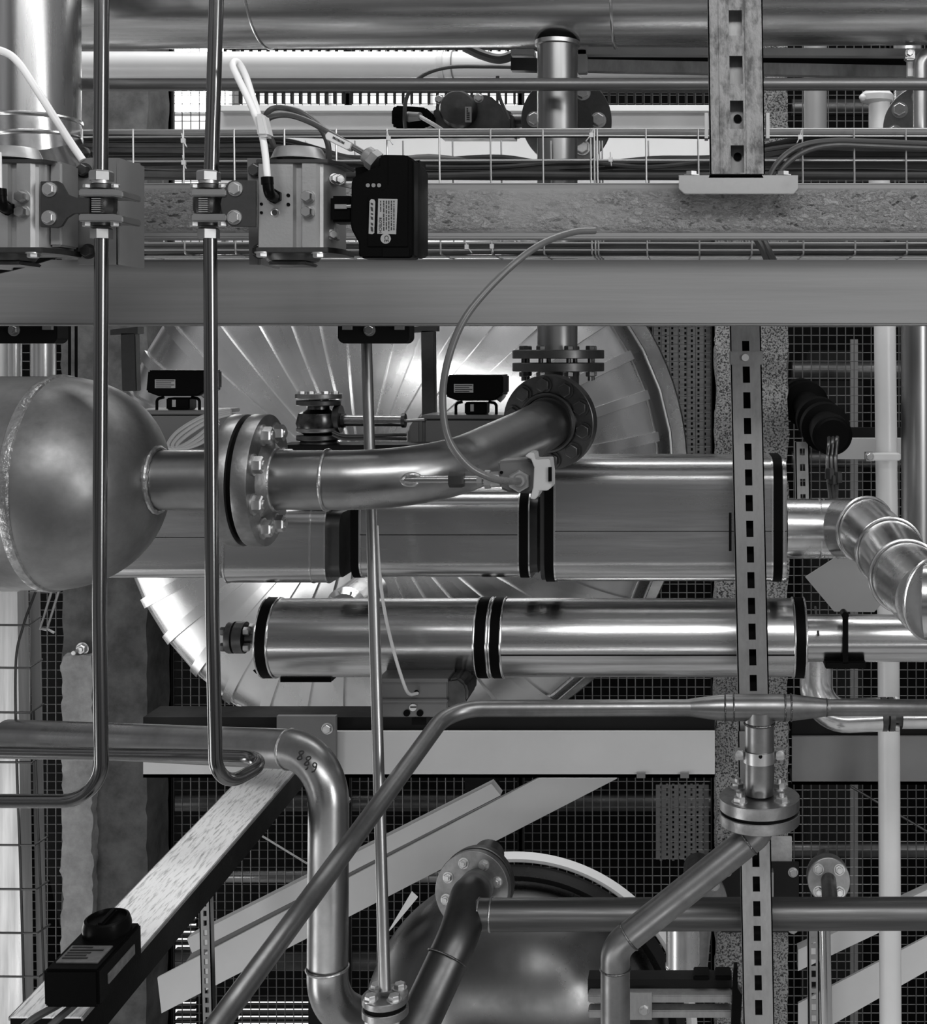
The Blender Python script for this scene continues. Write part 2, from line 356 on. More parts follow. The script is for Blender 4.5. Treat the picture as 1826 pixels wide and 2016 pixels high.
# far pipes and cabinets, half seen through the mesh
for (x0, x1, y, r, dd, m, lab) in [
    (330, 1400, 1580, .05, 7.6, DARKSTEEL, 'dim horizontal pipe behind the mesh just below the lower cream beam'),
    (1560, 1900, 1672, .045, 7.6, DARKSTEEL, 'dim horizontal pipe behind the mesh right of the concrete pillar'),
    (340, 1000, 1725, .035, 7.4, STEEL, 'thin dim pipe behind the mesh above the diagonal brace'),
    (1560, 1780, 730, .06, 7.6, DARKSTEEL, 'dim pipe behind the upper right mesh above the black rubber fitting'),
    (1560, 1900, 212, .05, 7.5, DARKSTEEL, 'dim pipe crossing behind the mesh at the top right'),
    (1560, 1780, 905, .05, 7.5, DARKSTEEL, 'dim low pipe behind the mesh beside the white upright pipe'),
    (320, 1100, 1890, .06, 7.6, DARKSTEEL, 'dim horizontal pipe behind the lower left mesh')]:
    tag(fin('background_pipe', MB().cyl(P(x0, y, dd), P(x1, y, dd), r), m), lab, 'pipe', 'dim pipes behind the fence')
tag(fin('background_post', MB().pbox(1676, 668, 1690, 2350, 7.2, .04), PAINTM), 'thin grey post behind the upper right mesh panel', 'post')
tag(fin('background_cabinet', MB().pbox(1590, 690, 1700, 2215, 7.9, .5), PAINTD, bevel=.01), 'dark cabinet behind the upper right mesh panel', 'cabinet')

def perforated(x0, y0, x1, y1, d, nx, ny, lab):
    mb = MB(); a = P(x0, y1, d); b = P(x1, y0, d); cw = (b.x-a.x)/nx; ch = (b.z-a.z)/ny
    for i in range(nx+1): mb.box((a.x+i*cw, d, (a.z+b.z)/2), (cw*.68, .003, b.z-a.z))
    for i in range(nx):
        off = .5 if i % 2 else 0
        for j in range(ny+1): mb.box((a.x+(i+.5)*cw, d, min(a.z+(j+off)*ch, b.z)), (cw*.4, .0029, ch*.45))
    return tag(fin('perforated_screen', mb, PAINTM), lab, 'panel')
perforated(1292, 600, 1408, 905, 6.56, 9, 30, 'grey slotted steel panel behind the mesh right of the big domed vessel')
perforated(1296, 1545, 1392, 1692, 6.56, 8, 15, 'grey slotted steel panel behind the mesh below the lower beam near the pillar')

def meshpanel(x0, x1, y0, y1, d, lab, pitch=16.9, r=.0027):
    mb = MB(); a = P(x0, y1, d); b = P(x1, y0, d); p = S(pitch, d)
    n = int((b.x-a.x)/p); m = int((b.z-a.z)/p)
    for i in range(n+1): mb.tube([(a.x+i*p, d, a.z), (a.x+i*p, d, b.z)], r, 4, False)
    for j in range(m+1): mb.tube([(a.x, d+r*2, a.z+j*p), (b.x, d+r*2, a.z+j*p)], r*.8, 4, False)
    root = thing('mesh_fence_panel', lab, 'fence', (a.x, d, a.z), 'wire mesh fence panels behind the pipes')
    fin('wire_grid', mb, FENCE, root)
    fr = MB()
    for x in (a.x-.012, b.x+.012): fr.box((x, d, (a.z+b.z)/2), (.024, .03, b.z-a.z))
    fin('panel_frame', fr, PAINTD, root)
meshpanel(-160, 330, 60, 2080, 6.5, 'wire mesh fence panel farthest left, behind the left pillar')
meshpanel(342, 680, 60, 2080, 6.5, 'wire mesh fence panel left of centre behind the upright bent pipe')
meshpanel(692, 1020, 60, 2080, 6.5, 'wire mesh fence panel behind the middle of the diagonal cream brace')
meshpanel(1032, 1400, 60, 2080, 6.5, 'wire mesh fence panel just left of the concrete pillar')
meshpanel(1412, 1742, 60, 2080, 6.5, 'wire mesh fence panel between concrete pillar and white upright pipe')
meshpanel(1754, 2060, 60, 2080, 6.5, 'wire mesh fence panel at the far right edge')

# lit grille strips seen low behind the left mesh
for k in range(9):
    y = [1565, 1585, 1605, 1628, 1772, 1790, 1808, 1826, 1844][k]
    pass
for i, (x0, x1) in enumerate(((346, 385), (470, 690))):
    y0, y1, = ((1770, 2030), (1965, 2030))[i]
    t = thing('louvre_window', ['narrow daylit louvre low behind the left mesh beside the pillar', 'wide daylit louvre at the bottom behind the bent pipe'][i], 'window', P(x0, y1, 8.0))
    a = MB(); y = y0
    while y < y1: a.pbox(x0, y, x1, y+7, 8.0, .03); y += 14
    fin('slat', a, PAINTD, t); fin('pane', MB().pbox(x0, y0, x1, y1, 8.06, .01), GLOW, t)

# wide pale beam high behind the tray
mb = MB(); mb.pbox(432, 207, 1416, 218, 6.0, .16); mb.pbox(432, 218, 1416, 352, 6.06, .04); mb.pbox(432, 352, 1416, 362, 6.0, .16)
tag(fin('pale_beam', mb, PAINTL), 'wide pale grey horizontal beam high behind the black valve actuator and cable tray', 'beam')

# lower cream beams
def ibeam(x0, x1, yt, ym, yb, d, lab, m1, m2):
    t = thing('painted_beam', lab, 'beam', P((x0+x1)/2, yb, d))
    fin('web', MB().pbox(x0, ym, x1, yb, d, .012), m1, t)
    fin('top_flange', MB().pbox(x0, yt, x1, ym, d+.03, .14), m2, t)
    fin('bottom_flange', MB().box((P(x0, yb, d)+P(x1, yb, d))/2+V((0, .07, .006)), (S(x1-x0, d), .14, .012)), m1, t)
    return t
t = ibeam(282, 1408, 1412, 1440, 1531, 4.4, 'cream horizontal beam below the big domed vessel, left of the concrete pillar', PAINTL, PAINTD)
fin('end_plate', MB().pbox(545, 1410, 661, 1530, 4.37, .02), PAINTM, t)
bolt_on(t, P(645, 1434, 4.37), (0, -1, 0), .016, .012)
for x in (1262, 1348): fin('clip', MB().pbox(x-8, 1522, x+9, 1532, 4.385, .02), PAINTM, t)
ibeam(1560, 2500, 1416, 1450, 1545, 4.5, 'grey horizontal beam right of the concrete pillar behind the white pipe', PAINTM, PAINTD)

# diagonal braces
def brace(poly, poly2, d, lab, m):
    t = thing('diagonal_brace', lab, 'brace', P(poly[0][0], poly[0][1], d))
    fin('flat_bar', MB().pprism(poly, d, .012), m, t)
    if poly2: fin('upper_bar', MB().pprism(poly2, d-.03, .05), m, t)
    return t
brace([(310, 1925), (1062, 1533), (1215, 1533), (318, 1995)], None, 4.62, 'cream diagonal flat brace rising to the right below the lower beam', PAINTL)
o = fin('angle_bar', MB().pprism([(368, 1848), (968, 1543), (986, 1566), (378, 1876)], 4.56, .05), PAINTL); tag(o, 'slim cream angle bar lying above the left diagonal brace', 'bar')
o = fin('gap_bar', MB().pprism([(378, 1876), (1060, 1533), (1090, 1533), (360, 1902)], 4.64, .02), PAINTM); tag(o, 'grey bar filling the gap between the slim angle bar and the cream brace', 'bar')  # mid-grey bar filling the gap between angle bar and brace
brace([(1572, 1976), (1960, 1775), (1960, 1835), (1572, 2056)], None, 4.62, 'grey diagonal brace at the bottom right behind the white pipe', PAINTL)
o = fin('angle_bar', MB().pprism([(1572, 1870), (1960, 1690), (1960, 1728), (1572, 1912)], 4.56, .05), PAINTL); tag(o, 'slim grey angle bar above the bottom right diagonal brace', 'bar')
tag(fin('tie_rod', MB().cyl(P(500, 1636, 5.0), P(605, 1700, 5.0), .004, n=8), ZINC), 'thin diagonal tie rod in front of the left mesh', 'rod')
tag(fin('tie_rod', MB().cyl(P(1675, 1548, 6.2), P(1900, 1680, 6.2), .006, n=8), DARKSTEEL), 'thin dark diagonal rod in front of the far right mesh', 'rod')

# ================================================================ big domed vessel
C = P(785, 935, 5.6); R = S(540, 5.6); DB = .62
t = thing('domed_vessel', 'huge round aluminium-clad vessel end with radial riveted strips', 'vessel', C-V((0, 0, R)))
prof = []
for i in range(31):
    a = PI/2*i/30; prof.append((R*math.sin(a)**.92, -DB*math.cos(a)**1.0))
ax = V((0, 1, 0))
fin('dome', MB().lathe(C, ax, prof, 40, False), CLAD, t, sharp=6)
fin('shell', MB().lathe(C, ax, [(R, 0), (R*1.0, .03), (R*.985, .04), (R*.985, .3)], 96, False), CLAD, t)
fin('rim_flange', MB().lathe(C, ax, [(R*1.0, .20), (R*1.05, .20), (R*1.055, .21), (R*1.055, .25), (R*1.0, .26)], 96, False), CLADB, t)
ringpart(t, C, ax, R*1.0, .010, 'rim_bead', CLAD)
NR = 40
for i in range(NR):
    a0 = 2*PI*i/NR; mb = MB(); pts = []
    dirv = V((math.sin(a0), 0, math.cos(a0))); side = V((math.cos(a0), 0, -math.sin(a0)))
    for k in range(2, 25):
        a = PI/2*k/30*.995; r = R*math.sin(a)**.92; y = -DB*math.cos(a)
        pts.append(C+dirv*r+V((0, y, 0)))
    w_ = .022; vs = []; fs = []
    for k, p in enumerate(pts):
        a = PI/2*(k+2)/30; nv = (dirv*math.sin(a)*.5+V((0, -1, 0))*math.cos(a)*1.0+dirv*.3*math.sin(a)).normalized()
        ww = w_*min(1, .35+k/14)
        vs += [p+side*ww-nv*.002, p+side*ww*.93+nv*.018, p-side*ww*.93+nv*.018, p-side*ww-nv*.002]
        if k:
            b0 = (k-1)*4; b1 = k*4
            for q in range(3): fs.append((b0+q, b0+q+1, b1+q+1, b1+q))
        if k in (6, 12, 17, 21): mb.sphere(p+nv*.008, .0055, 8)
    mb.add(vs, fs); fin('rib_strip', mb, CLAD, t, sharp=20)
ringpart(t, C+V((0, -DB*math.cos(PI/2*24/30), 0)), ax, R*math.sin(PI/2*24/30)**.92+.002, .007, 'seam_bead', CLAD)
fin('hub_boss', MB().lathe(C+V((0, -DB-.01, 0)), ax, [(.0, -.02), (.10, -.018), (.13, .0), (.14, .04)], 40, False), CLAD, t)
mb = MB()
for xx in (645, 950): mb.box((P(xx, 0, C.y+.24).x, C.y+.24, (C.z-R*.6)/2), (.14, .12, C.z-R*.6)); fin('saddle', mb, PAINTD, t); mb = MB()
# little riveted duct stub showing between the two insulated rows
t = thing('duct_stub', 'small riveted cladding hump between the insulated boxes and the long cylinder', 'duct', P(683, 1178, 3.9))
fin('hump', MB().lathe(P(683, 1195, 3.8), ax, [(.0, -.03), (.045, -.03), (.062, -.01), (.062, .25)], 48, False), CLADB, t)
for a in (-.9, -.3, .4, 1.0): fin('rivet', MB().sphere(P(683, 1195, 3.8)+V((math.sin(a)*.052, -.028, math.cos(a)*.052)), .004, 8), BOLT, t)

# ================================================================ lower tank
C = P(1020, 2012, 4.25); R = S(322, 4.25)
t = thing('storage_tank', 'dark round tank end at the bottom centre with a pale rim', 'tank', C-V((0, 0, R)))
pr = [(R*.93*math.sin(PI/2*i/20)**.9, -.02-.36*math.cos(PI/2*i/20)) for i in range(21)]
fin('dome', MB().lathe(C, ax, pr+[(R*.93, .01)], 80, False), surf('tank_steel', .11, .3, var=.35, scale=3, stretch=(1, 1, 1)), t)
fin('seam_ring', MB().ring(C+V((0, -.262, 0)), ax, R*.70, .003, 80), DARKSTEEL, t)
arc = lambda a0, a1, r0, r1, y0, y1: MB().tube([C+V((math.sin(a)*(r0+r1)/2, (y0+y1)/2, math.cos(a)*(r0+r1)/2)) for a in [a0+(a1-a0)*k/40 for k in range(41)]], (r1-r0)/2, 4)
fin('collar', arc(-.1, 1.5, R*.93, R*1.03, -.16, -.02), surf('tank_collar', .02, .25, metal=.6, var=.2), t)
fin('rim', arc(-.12, 1.6, R*1.035, R*1.10, -.10, -.06), PAINTL, t)
fin('shell', MB().lathe(C, ax, [(R*.9, -.02), (R*.9, .06), (0, .06)], 80, False), DARKSTEEL, t)
mb = MB(); mb.box((C.x-.25, C.y+.5, C.z/2-.2), (.1, .3, C.z-.1)); mb.box((C.x+.25, C.y+.5, C.z/2-.2), (.1, .3, C.z-.1))
fin('leg', mb, PAINTD, t)
o = fin('sheet_flap', MB().pprism([(810, 1757), (822, 1768), (772, 1828), (762, 1838)], 4.0, .01), PAINTL); tag(o, 'small pale bent sheet strip standing left of the tank rim', 'sheet')

# ================================================================ top
t = thing('insulated_pipe', 'large bright clad pipe running the full width along the very top', 'pipe', P(900, 97, 3.05))
yc = -41; r = S(133, 3.15)
c0 = P(100, yc+2, 3.15); c1 = P(2500, yc-10, 3.15)
fin('cladding', MB().cyl(c0, c1, r, n=72), CLADX, t)
for x in (522, 1210): ringpart(t, P(x, yc, 3.15), (1, 0, 0), r, .0035)
fin('lap_seam', MB().box(P(340, 24, 3.15)+V((0, -r*.93, 0)), (S(360, 3.15), .004, .002)), CLADB, t)
t = thing('white_pipe', 'white lacquered pipe with tape joints below the top clad pipe', 'pipe', P(560, 150, 4.6))
fin('pipe_body', MB().cyl(P(120, 128, 4.6), P(1420, 128, 4.6), S(26, 4.6), n=48), WHITEP, t)
for x in (870, 893): band(t, P(x, 128, 4.6), (1, 0, 0), S(26.3, 4.6), .02 if x == 870 else .004, PAINTL if x == 870 else PAINTM, 'tape')
tag(fin('steel_pipe', MB().cyl(P(150, 167, 3.0), P(2500, 165, 3.0), S(12.5, 3.0), n=28), STEELM), 'slim grey pipe running the full width above the cable tray', 'pipe')
# grating edge
def teeth(x0, x1, y0, y1, d, lab, pitch=16.9):
    t = thing('grating_walkway', lab, 'grating', P((x0+x1)/2, y1, d)); mb = MB(); x = x0
    while x < x1: mb.pbox(x, y0, x+4, y1, d, .02); x += pitch
    fin('bearing_bar', mb, PAINTD, t); mb = MB(); mb.pbox(x0, y0-4, x1, y0, d, .03); fin('deck', mb, PAINTD, t)
teeth(440, 1400, 96, 104, 5.6, 'walkway grating edge glimpsed above the white pipe')
teeth(470, 1400, 181, 203, 5.6, 'walkway grating edge between the slim pipe and the pale beam')
# vertical duct left
t = thing('clad_duct', 'broad upright clad duct at the top left with an elbow below', 'duct', P(60, 320, 2.85))
cx = 62; rr = S(89, 2.85)
pth = rpath([P(cx, -60, 2.85), P(cx, 330, 2.85), P(260, 620, 3.75)], .2, 5)
fin('cladding', MB().cyl(P(cx, -60, 2.85), P(cx, 236, 2.85), rr, n=64), STEELZ if 0 else surf('duct_cladding', .5, .27, var=.1, scale=4, stretch=(9, 9, .5), rvar=.05), t)
fin('elbow', MB().tube([P(cx, 238, 2.85), P(cx+2, 285, 2.85), P(cx+30, 345, 2.9), P(cx+75, 385, 2.95)], [rr*1.0, rr*1.02, rr*1.02, rr], 48), CLADB, t, sharp=12)
for p, a in ((P(cx, 238, 2.85), (0, 0, 1)), (P(cx, 274, 2.85), (-.05, 0, 1)), (P(cx+20, 320, 2.88), (-.4, 0, 1))): ringpart(t, p, a, rr, .005)
for (x, y) in ((12, 10), (13, 193), (12, 100)): fin('screw', MB().sphere(P(x, y, 2.85-rr*.8/ (1)), .004, 8), BOLT, t)
fin('lap_seam', MB().box((P(13, 90, 2.75).x, 2.85-rr*.80, P(13, 90, 2.75).z), (.004, .004, .42)), CLADB, t)

# motor-driven valve behind the tray
D = 3.9
t = thing('pneumatic_actuator', 'round dark actuator housing behind the cable tray at the top', 'actuator', P(910, 252, D))
fin('housing', MB().pprism([(853, 252), (853, 212), (862, 205), (862, 190), (945, 184), (968, 190), (992, 212), (1010, 222), (1010, 262), (853, 262)], D, .16), DFLANGE, t, bevel=.008)
fin('end_cover', MB().lathe(P(905, 218, D), (0, -1, 0), [(S(36, D), -.02), (S(36, D), .03), (S(32, D), .045), (.0, .05)], 48, False), DFLANGE, t)
fin('nameplate', MB().pbox(916, 210, 928, 240, D-.056, .008), LABEL, t)
mb = MB()
for k in range(6): mb.pbox(919, 213+k*4.2, 922 if k < 2 else 925, 215.4+k*4.2, D-.0575, .001)
fin('print_line', mb, INK, t)
for x, y in ((866, 196), (943, 193)): bolt_on(t, P(x, y, D), (0, -1, 0), .012, .01)
fin('shaft', MB().cyl(P(1000, 238, D+.06), P(1040, 238, D+.06), .022), DFLANGE, t)
t2 = thing('switch_box', 'small black box left of the round actuator behind the tray', 'box', P(800, 250, D-.05))
fin('case', MB().pprism([(771, 215), (778, 207), (838, 211), (850, 222), (850, 245), (838, 252), (778, 252), (771, 246)], D-.05, .1), BLACK, t2, bevel=.005)
fin('gland', MB().cyl(P(805, 230, D-.08), P(828, 229, D-.10), .016, .012), GREYPL, t2)
fin('plug_cable', MB().tube(spline([P(826, 229, D-.1), P(842, 238, D-.1), P(862, 250, D-.08), P(880, 262, D)]), .006, 8), CABLEL, t2)
tag(fin('cable', MB().tube(spline([P(1035, 133, D-.1), P(960, 131, D-.1), P(880, 133, D-.1), P(828, 152, D-.1), P(802, 190, D-.1), P(797, 232, D-.1), P(800, 262, D-.05)]), .006, 10), CABLE), 'thin dark cable arching from the strut over the small black box', 'cable')
tag(fin('cable', MB().tube(spline([P(980, 150, D-.1), P(984, 190, D-.1), P(1002, 235, D-.1)]), .0055, 10), CABLE), 'short dark cable dropping to the right side of the round actuator', 'cable')
# vertical pipe with wafer valve flange
t = thing('wafer_valve', 'dark round flanged valve body behind the upright pipe at the tray', 'valve', P(1117, 300, 3.6))
flange(t, P(1117, 240, 3.6), (0.05, -1, 0), S(88, 3.6), .03, S(62, 3.6), 6, .018, phase=.52, mat=DFLANGE)
fin('neck', MB().ycyl(P(1117, 240, 3.55), 3.75, S(50, 3.6)), DFLANGE, t)
t = thing('steel_pipe', 'short upright pipe hanging from the top clad pipe through the cable tray', 'pipe', P(1098, 300, 3.12))
pr_ = S(39.5, 3.12)
fin('pipe_body', MB().cyl(P(1098, 90, 3.12), P(1098, 310+390, 3.12), pr_, n=40), STEELZ, t)
fin('collar', MB().lathe(P(1098, 92, 3.12), (0, 0, 1), [(pr_, 0), (pr_+.006, .002), (pr_+.006, .012), (pr_, .014)], 40, False), ZINC, t)
# bottom flange pair (stays with this pipe)
def hflange(t, x, y0, y1, d, Rpx, rbpx, nb, phase, mat=None, bpx=16, hole=0):
    a = P(x, y1, d); b = P(x, y0, d)
    R_ = S(Rpx, d)
    fin('flange', MB().lathe(a, (0, 0, 1), [(R_-.0015, 0), (R_, .0015), (R_, (b-a).length-.0015), (R_-.0015, (b-a).length)], 64), mat or FLANGE, t)
Rf = 90
hflange(t, 1100, 689, 706, 3.12, Rf, 70, 8, 0, DFLANGE)
tv = thing('flanged_tee', 'dark flanged tee body under the short upright pipe', 'fitting', P(1100, 860, 3.12))
hflange(tv, 1100, 714, 731, 3.12, Rf, 70, 8, 0, DFLANGE)
for k in range(8):
    a = PI/8+2*PI*k/8; c = P(1100, 689, 3.12)+V((math.cos(a)*S(70, 3.12), math.sin(a)*S(70, 3.12), 0))
    mb = MB(); mb.hex(c, (0, 0, 1), .012, .010); mb.cyl(c, c-V((0, 0, .075)), .006, n=10); mb.hex(c-V((0, 0, .054)), (0, 0, -1), .012, .011)
    fin('bolt', mb, DFLANGE, t)
fin('neck', MB().cyl(P(1100, 730, 3.12), P(1100, 860, 3.12), pr_*1.03), DFLANGE, tv)
# small struts top
def strut(x0, y0, x1, y1, h, d, lab, m=None, t_=.03):
    o = fin('strut', MB().prism([P(x0, y0, d), P(x1, y1, d), P(x1, y1+h, d), P(x0, y0+h, d)], (0, t_, 0)), m or RAIL, bevel=.001); tag(o, lab, 'strut')
strut(1006, 113, 1058, 114, 25, 3.3, 'short dark strut stub left of the upright pipe at the top', DARKSTEEL)
strut(1138, 116, 1960, 132, 23, 3.4, 'grey strut sloping gently right of the upright pipe', RAIL)
strut(1138, 92, 1960, 96, 15, 3.3, 'bright slim strut beneath the top clad pipe at right', ALU)
mb = railmesh(1390, 96, 1391, 97, 10, 2, [], 3.6)
mb = MB(); a0 = [(1150, 97), (1960, 104)]
mb.prism([P(1140, 97, 3.6), P(1960, 104, 3.6), P(1960, 136, 3.6), P(1140, 120, 3.6)], (0, .03, 0))
tag(fin('slotted_strut', mb, BLACK), 'black slotted channel between the two slim struts at the top right', 'strut')
tag(fin('clamp_plate', MB().pbox(1137, 96, 1156, 143, 3.3, .03), ALU, bevel=.002), 'small pale clamp plate right of the upright pipe collar', 'clamp')
tag(fin('clamp_plate', MB().pbox(1006, 96, 1052, 109, 3.3, .05), ALU, bevel=.002), 'small pale clamp plate left of the upright pipe collar', 'clamp')
tag(fin('cable_bundle', MB().tube(spline([P(915, 92, 3.5), P(950, 108, 3.5), P(985, 116, 3.5), P(1020, 105, 3.5)]), .014, 10), CABLE), 'thick dark cable drooping below the top clad pipe', 'cable')
# top right fittings
t = thing('clamped_tube', 'upright galvanised tube with clamp joint at the far top right', 'tube', P(1815, 250, 3.2))
fin('upright', MB().tube(rpath([P(1960, 108, 3.2), P(1812, 106, 3.2), P(1812, 300, 3.2)], .03, 6), S(13.5, 3.2), 20), ALU, t)
fin('clamp', MB().pbox(1784, 94, 1803, 117, 3.16, .03), ZINC, t, bevel=.003); bolt_on(t, P(1792, 104, 3.16), (0, -1, 0), .009, .006)
fin('bracket', MB().pbox(1788, 119, 1804, 150, 3.2, .02), PAINTL, t)
o = tag(fin('grey_pipe', MB().cyl(P(1606, 60, 5.2), P(1606, 300, 5.2), S(23, 5.2)), surf('grey_pipe_coat', .2, .4, metal=0, var=.05)), 'short grey upright pipe behind the mesh right of the top of the pillar', 'pipe')
t = thing('white_upright_pipe', 'white upright pipe stub wrapped with film at its top right end', 'pipe', P(1732, 300, 4.6))
fin('pipe_body', MB().cyl(P(1732, 195, 4.6), P(1732, 420, 4.6), S(21, 4.6)), WHITEP, t)
fin('film_wrap', MB().lathe(P(1727, 205, 4.6), (0, 0, 1), [(S(20, 4.6), 0), (S(32, 4.6), .01), (S(34, 4.6), .03), (S(26, 4.6), .045), (S(20, 4.6), .05)], 12, True), WHITEP, t)
fin('film_knot', MB().sphere(P(1699, 192, 4.55), S(7, 4.6), 12), WHITEP, t)
tag(fin('clad_pipe', MB().cyl(P(1788, 60, 4.8), P(1788, 320, 4.8), S(28, 4.8)), CLAD), 'bright clad upright pipe behind the flange at the top right', 'pipe')
t = thing('flange_plate', 'dark round flange with bright bolts at the far top right', 'flange', P(1815, 300, 3.7))
flange(t, P(1823, 252, 3.7), (-.25, -1, 0), S(82, 3.7), .02, S(60, 3.7), 8, .019, phase=.95, mat=FLANGE)
ORD = ['topmost', 'second', 'third', 'fourth', 'fifth', 'sixth', 'seventh', 'eighth', 'ninth', 'tenth', 'eleventh', 'twelfth', 'thirteenth', 'fourteenth']
# ================================================================ cable tray and its cables
D = 2.88
t = thing('cable_tray', 'galvanised wire basket cable tray running across behind the flaked beam', 'tray', P(900, 500, D))
mb = MB(); wr = .0022
for y in (255, 268, 316): mb.tube([P(150, y+2, D), P(1167, y-1, D)], wr, 6); mb.tube([P(1163, y-1, D+.004), P(2500, y+1 if y > 255 else 253, D+.004)], wr, 6)
for y in (478, 492): mb.tube([P(150, y, D), P(2500, y, D)], wr, 6)
fin('long_wire', mb, WIRE, t)
xs = [162, 262, 361, 461, 560, 662, 762, 865, 966, 1069, 1163, 1170, 1176, 1272, 1375, 1478, 1580, 1682, 1784, 1886]
for x in xs: fin('cross_wire', MB().tube(rpath([P(x, 254, D-.003), P(x+3, 500, D-.003), P(x+3, 500, D)+V((0, .16, 0)), P(x, 254, D+.02)+V((0, .16, 0))], .01, 3), wr, 6), WIRE, t)
mb = MB()
for dy in (.05, .10, .16): mb.tube([P(150, 500, D)+V((0, dy, 0)), P(150, 500, D)+V((2.3, dy, 0))], wr, 6)
fin('floor_wire', mb, WIRE, t)
rows = [262, 268, 275, 281, 288, 295, 302, 309, 316, 323, 330, 337, 344, 350, 482, 488, 495, 498]
for i, y in enumerate(rows):
    pts = []; dd = D+.03+.022*(i % 4)
    for k in range(18):
        x = 120+k*145; yy = y+random.uniform(-2.2, 2.2)
        if 270 < y < 310 and 690 < x < 1440: yy = y+(308-y)*.9+random.uniform(0, 26)
        pts.append(P(x, yy, dd))
    o = fin('cable', MB().tube(spline(pts, 6), .0058 if i % 3 else .0072, 8), CABLE if i % 5 else GREYPL)
    tag(o, (ORD[i]+' dark cable from the top in the wire basket tray above the flaked beam') if i < 14 else (ORD[i-14]+' of the dark cables seen between flaked beam and painted beam'), 'cable', 'cables lying in the wire tray')
for i, (off, ) in enumerate(((0,), (9,))):
    o = fin('cable', MB().tube(spline([P(1505+off*1.6, 372, 2.84), P(1530+off*1.4, 322+off*.9, 2.84), P(1575+off, 288+off*1.2, 2.85), P(1640, 277+off, 2.86), P(1720, 279+off, 2.865), P(1850, 284+off, 2.865)]), .0065, 10), CABLE)
    tag(o, ['upper of two cables curving out of the tray right of the rail', 'lower of two cables curving out of the tray right of the rail'][i], 'cable')
for (x, y, a, lab) in [(358, 275, .6, 'white cable tie high on the tray left of the second tube'), (360, 318, .4, 'white cable tie lower on the tray left of the second tube'), (762, 270, .7, 'white cable tie on the tray above the black positioner'),
                  (1170, 264, -1.0, 'white cable tie at the joint of the two tray pieces'), (1202, 312, .15, 'pale upright cable tie right of the tray joint'), (1579, 268, -.6, 'white cable tie on the tray right of the rail'),
                  (915, 484, .9, 'white cable tie below the flaked beam, left of the hose tip'), (968, 483, .2, 'second white tie below the flaked beam right of its neighbour')]:
    t = thing('cable_tie', lab, 'cable tie', P(x, y, D-.01))
    fin('strap', MB().tube([P(x, y-12, D-.012), P(x+a*6, y+2, D-.014), P(x+a*16, y+14, D-.02)], .0032, 6, flat=.4), TIE, t); fin('lock_head', MB().box(P(x+a*5, y+2, D-.016), (.009, .006, .010)), TIE, t)
for i in range(2):
    o = fin('cable', MB().tube(spline([P(1490+i*12, 470, 2.76), P(1502+i*10, 490, 2.76), P(1515+i*12, 520, 2.78)]), .008, 8), CABLE); tag(o, ['left of two dark cables passing down below the flaked beam', 'right of two dark cables passing down below the flaked beam'][i], 'cable')

# ================================================================ main horizontal beams
D = 2.42
mb = MB()
bx0, bx1 = 90, 2500
mb.pbox(bx0, 364, bx1, 466, D, .004); mb.pbox(bx0, 360, bx1, 364, D, .04); mb.pbox(bx0, 466, bx1, 470, D, .04)
o = fin('galvanised_beam', mb, FLAKY, bevel=.001); tag(o, 'galvanised horizontal beam with a flaked rough face crossing the upper part', 'beam')
mb = MB().pbox(-120, 511, 2500, 640, 2.5, .09)
o = fin('grey_painted_beam', mb, PAINT, bevel=.004); tag(o, 'smooth grey painted horizontal beam crossing the whole width below the flaked beam', 'beam')

# upper big slotted rail with base plate
D = 2.36
t = thing('slotted_hanger', 'wide weathered slotted rail hanging at top right onto a base plate', 'rail', P(1455, 380, D))
m_ = railmesh(1447, -60, 1453, 342, 108, 26, [(-50, -10), (20, 70), (110, 165), (198, 254), (286, 340)], D, .06, .004, groove=1)
fin('rail', m_, FLAKYZ, t)
bk = MB(); bk.prism([P(1421, -60, D+.03), P(1474, -60, D+.03), P(1479, 342, D+.03), P(1427, 342, D+.03)], (0, .004, 0))
fin('slot_backing', bk, RAIL, t)
for y in (233, 308): fin('hole', MB().ycyl(P(1453, y, D+.026), D+.031, S(8, D), n=20), RUBBER, t)
fin('inner_tube', MB().pprism([(1398, 343), (1500, 343), (1504, 350), (1396, 350)], D, .05), BLACK, t)
fin('base_plate', MB().pprism([(1337, 347), (1572, 347), (1572, 371), (1563, 382), (1348, 382), (1337, 371)], D, .004), ZINC, t, bevel=.001)
fin('base_top', MB().pbox(1337, 345, 1572, 348, D, .09), ZINC, t)
for x in (1362, 1543): fin('foot_bolt', MB().lathe(P(x, 346, D+.025), (0, 0, 1), [(.016, 0), (.016, .002), (.011, .002), (.011, .008)], 6), BOLT, t)
for x in (1391, 1512): fin('side_clip', MB().pbox(x-3, 222, x+4, 272, D, .03), ZINC, t)

# lower slotted rail (two lengths)
D = 2.85
t = thing('slotted_rail', 'upright slotted rail from the grey beam down past the insulated boxes', 'rail', P(1480, 1400, D))
fin('rail', railmesh(1468, 641, 1486, 1440, 61, 14, slots(671, 50.6, 32, 14), D, .04, .0025), RAIL, t)
fin('slot_backing', MB().prism([P(1440, 645, D+.03), P(1496, 645, D+.03), P(1514, 1436, D+.03), P(1458, 1436, D+.03)], (0, .003, 0)), PAINTD, t)  # dark sheet added to put shade into the slots of the open-backed rail
fin('collar_plate', MB().pbox(1437, 691, 1503, 718, D-.006, .05), RAIL, t, bevel=.002)
fin('collar_button', MB().ycyl(P(1468, 704, D-.006), D-.012, S(7, D)), PAINTL, t)
fin('side_strap', MB().pbox(1436, 1010, 1441, 1085, D+.0, .01), RUBBER, t)
t = thing('slotted_rail', 'lower length of upright slotted rail below the tee flange', 'rail', P(1490, 2016, D))
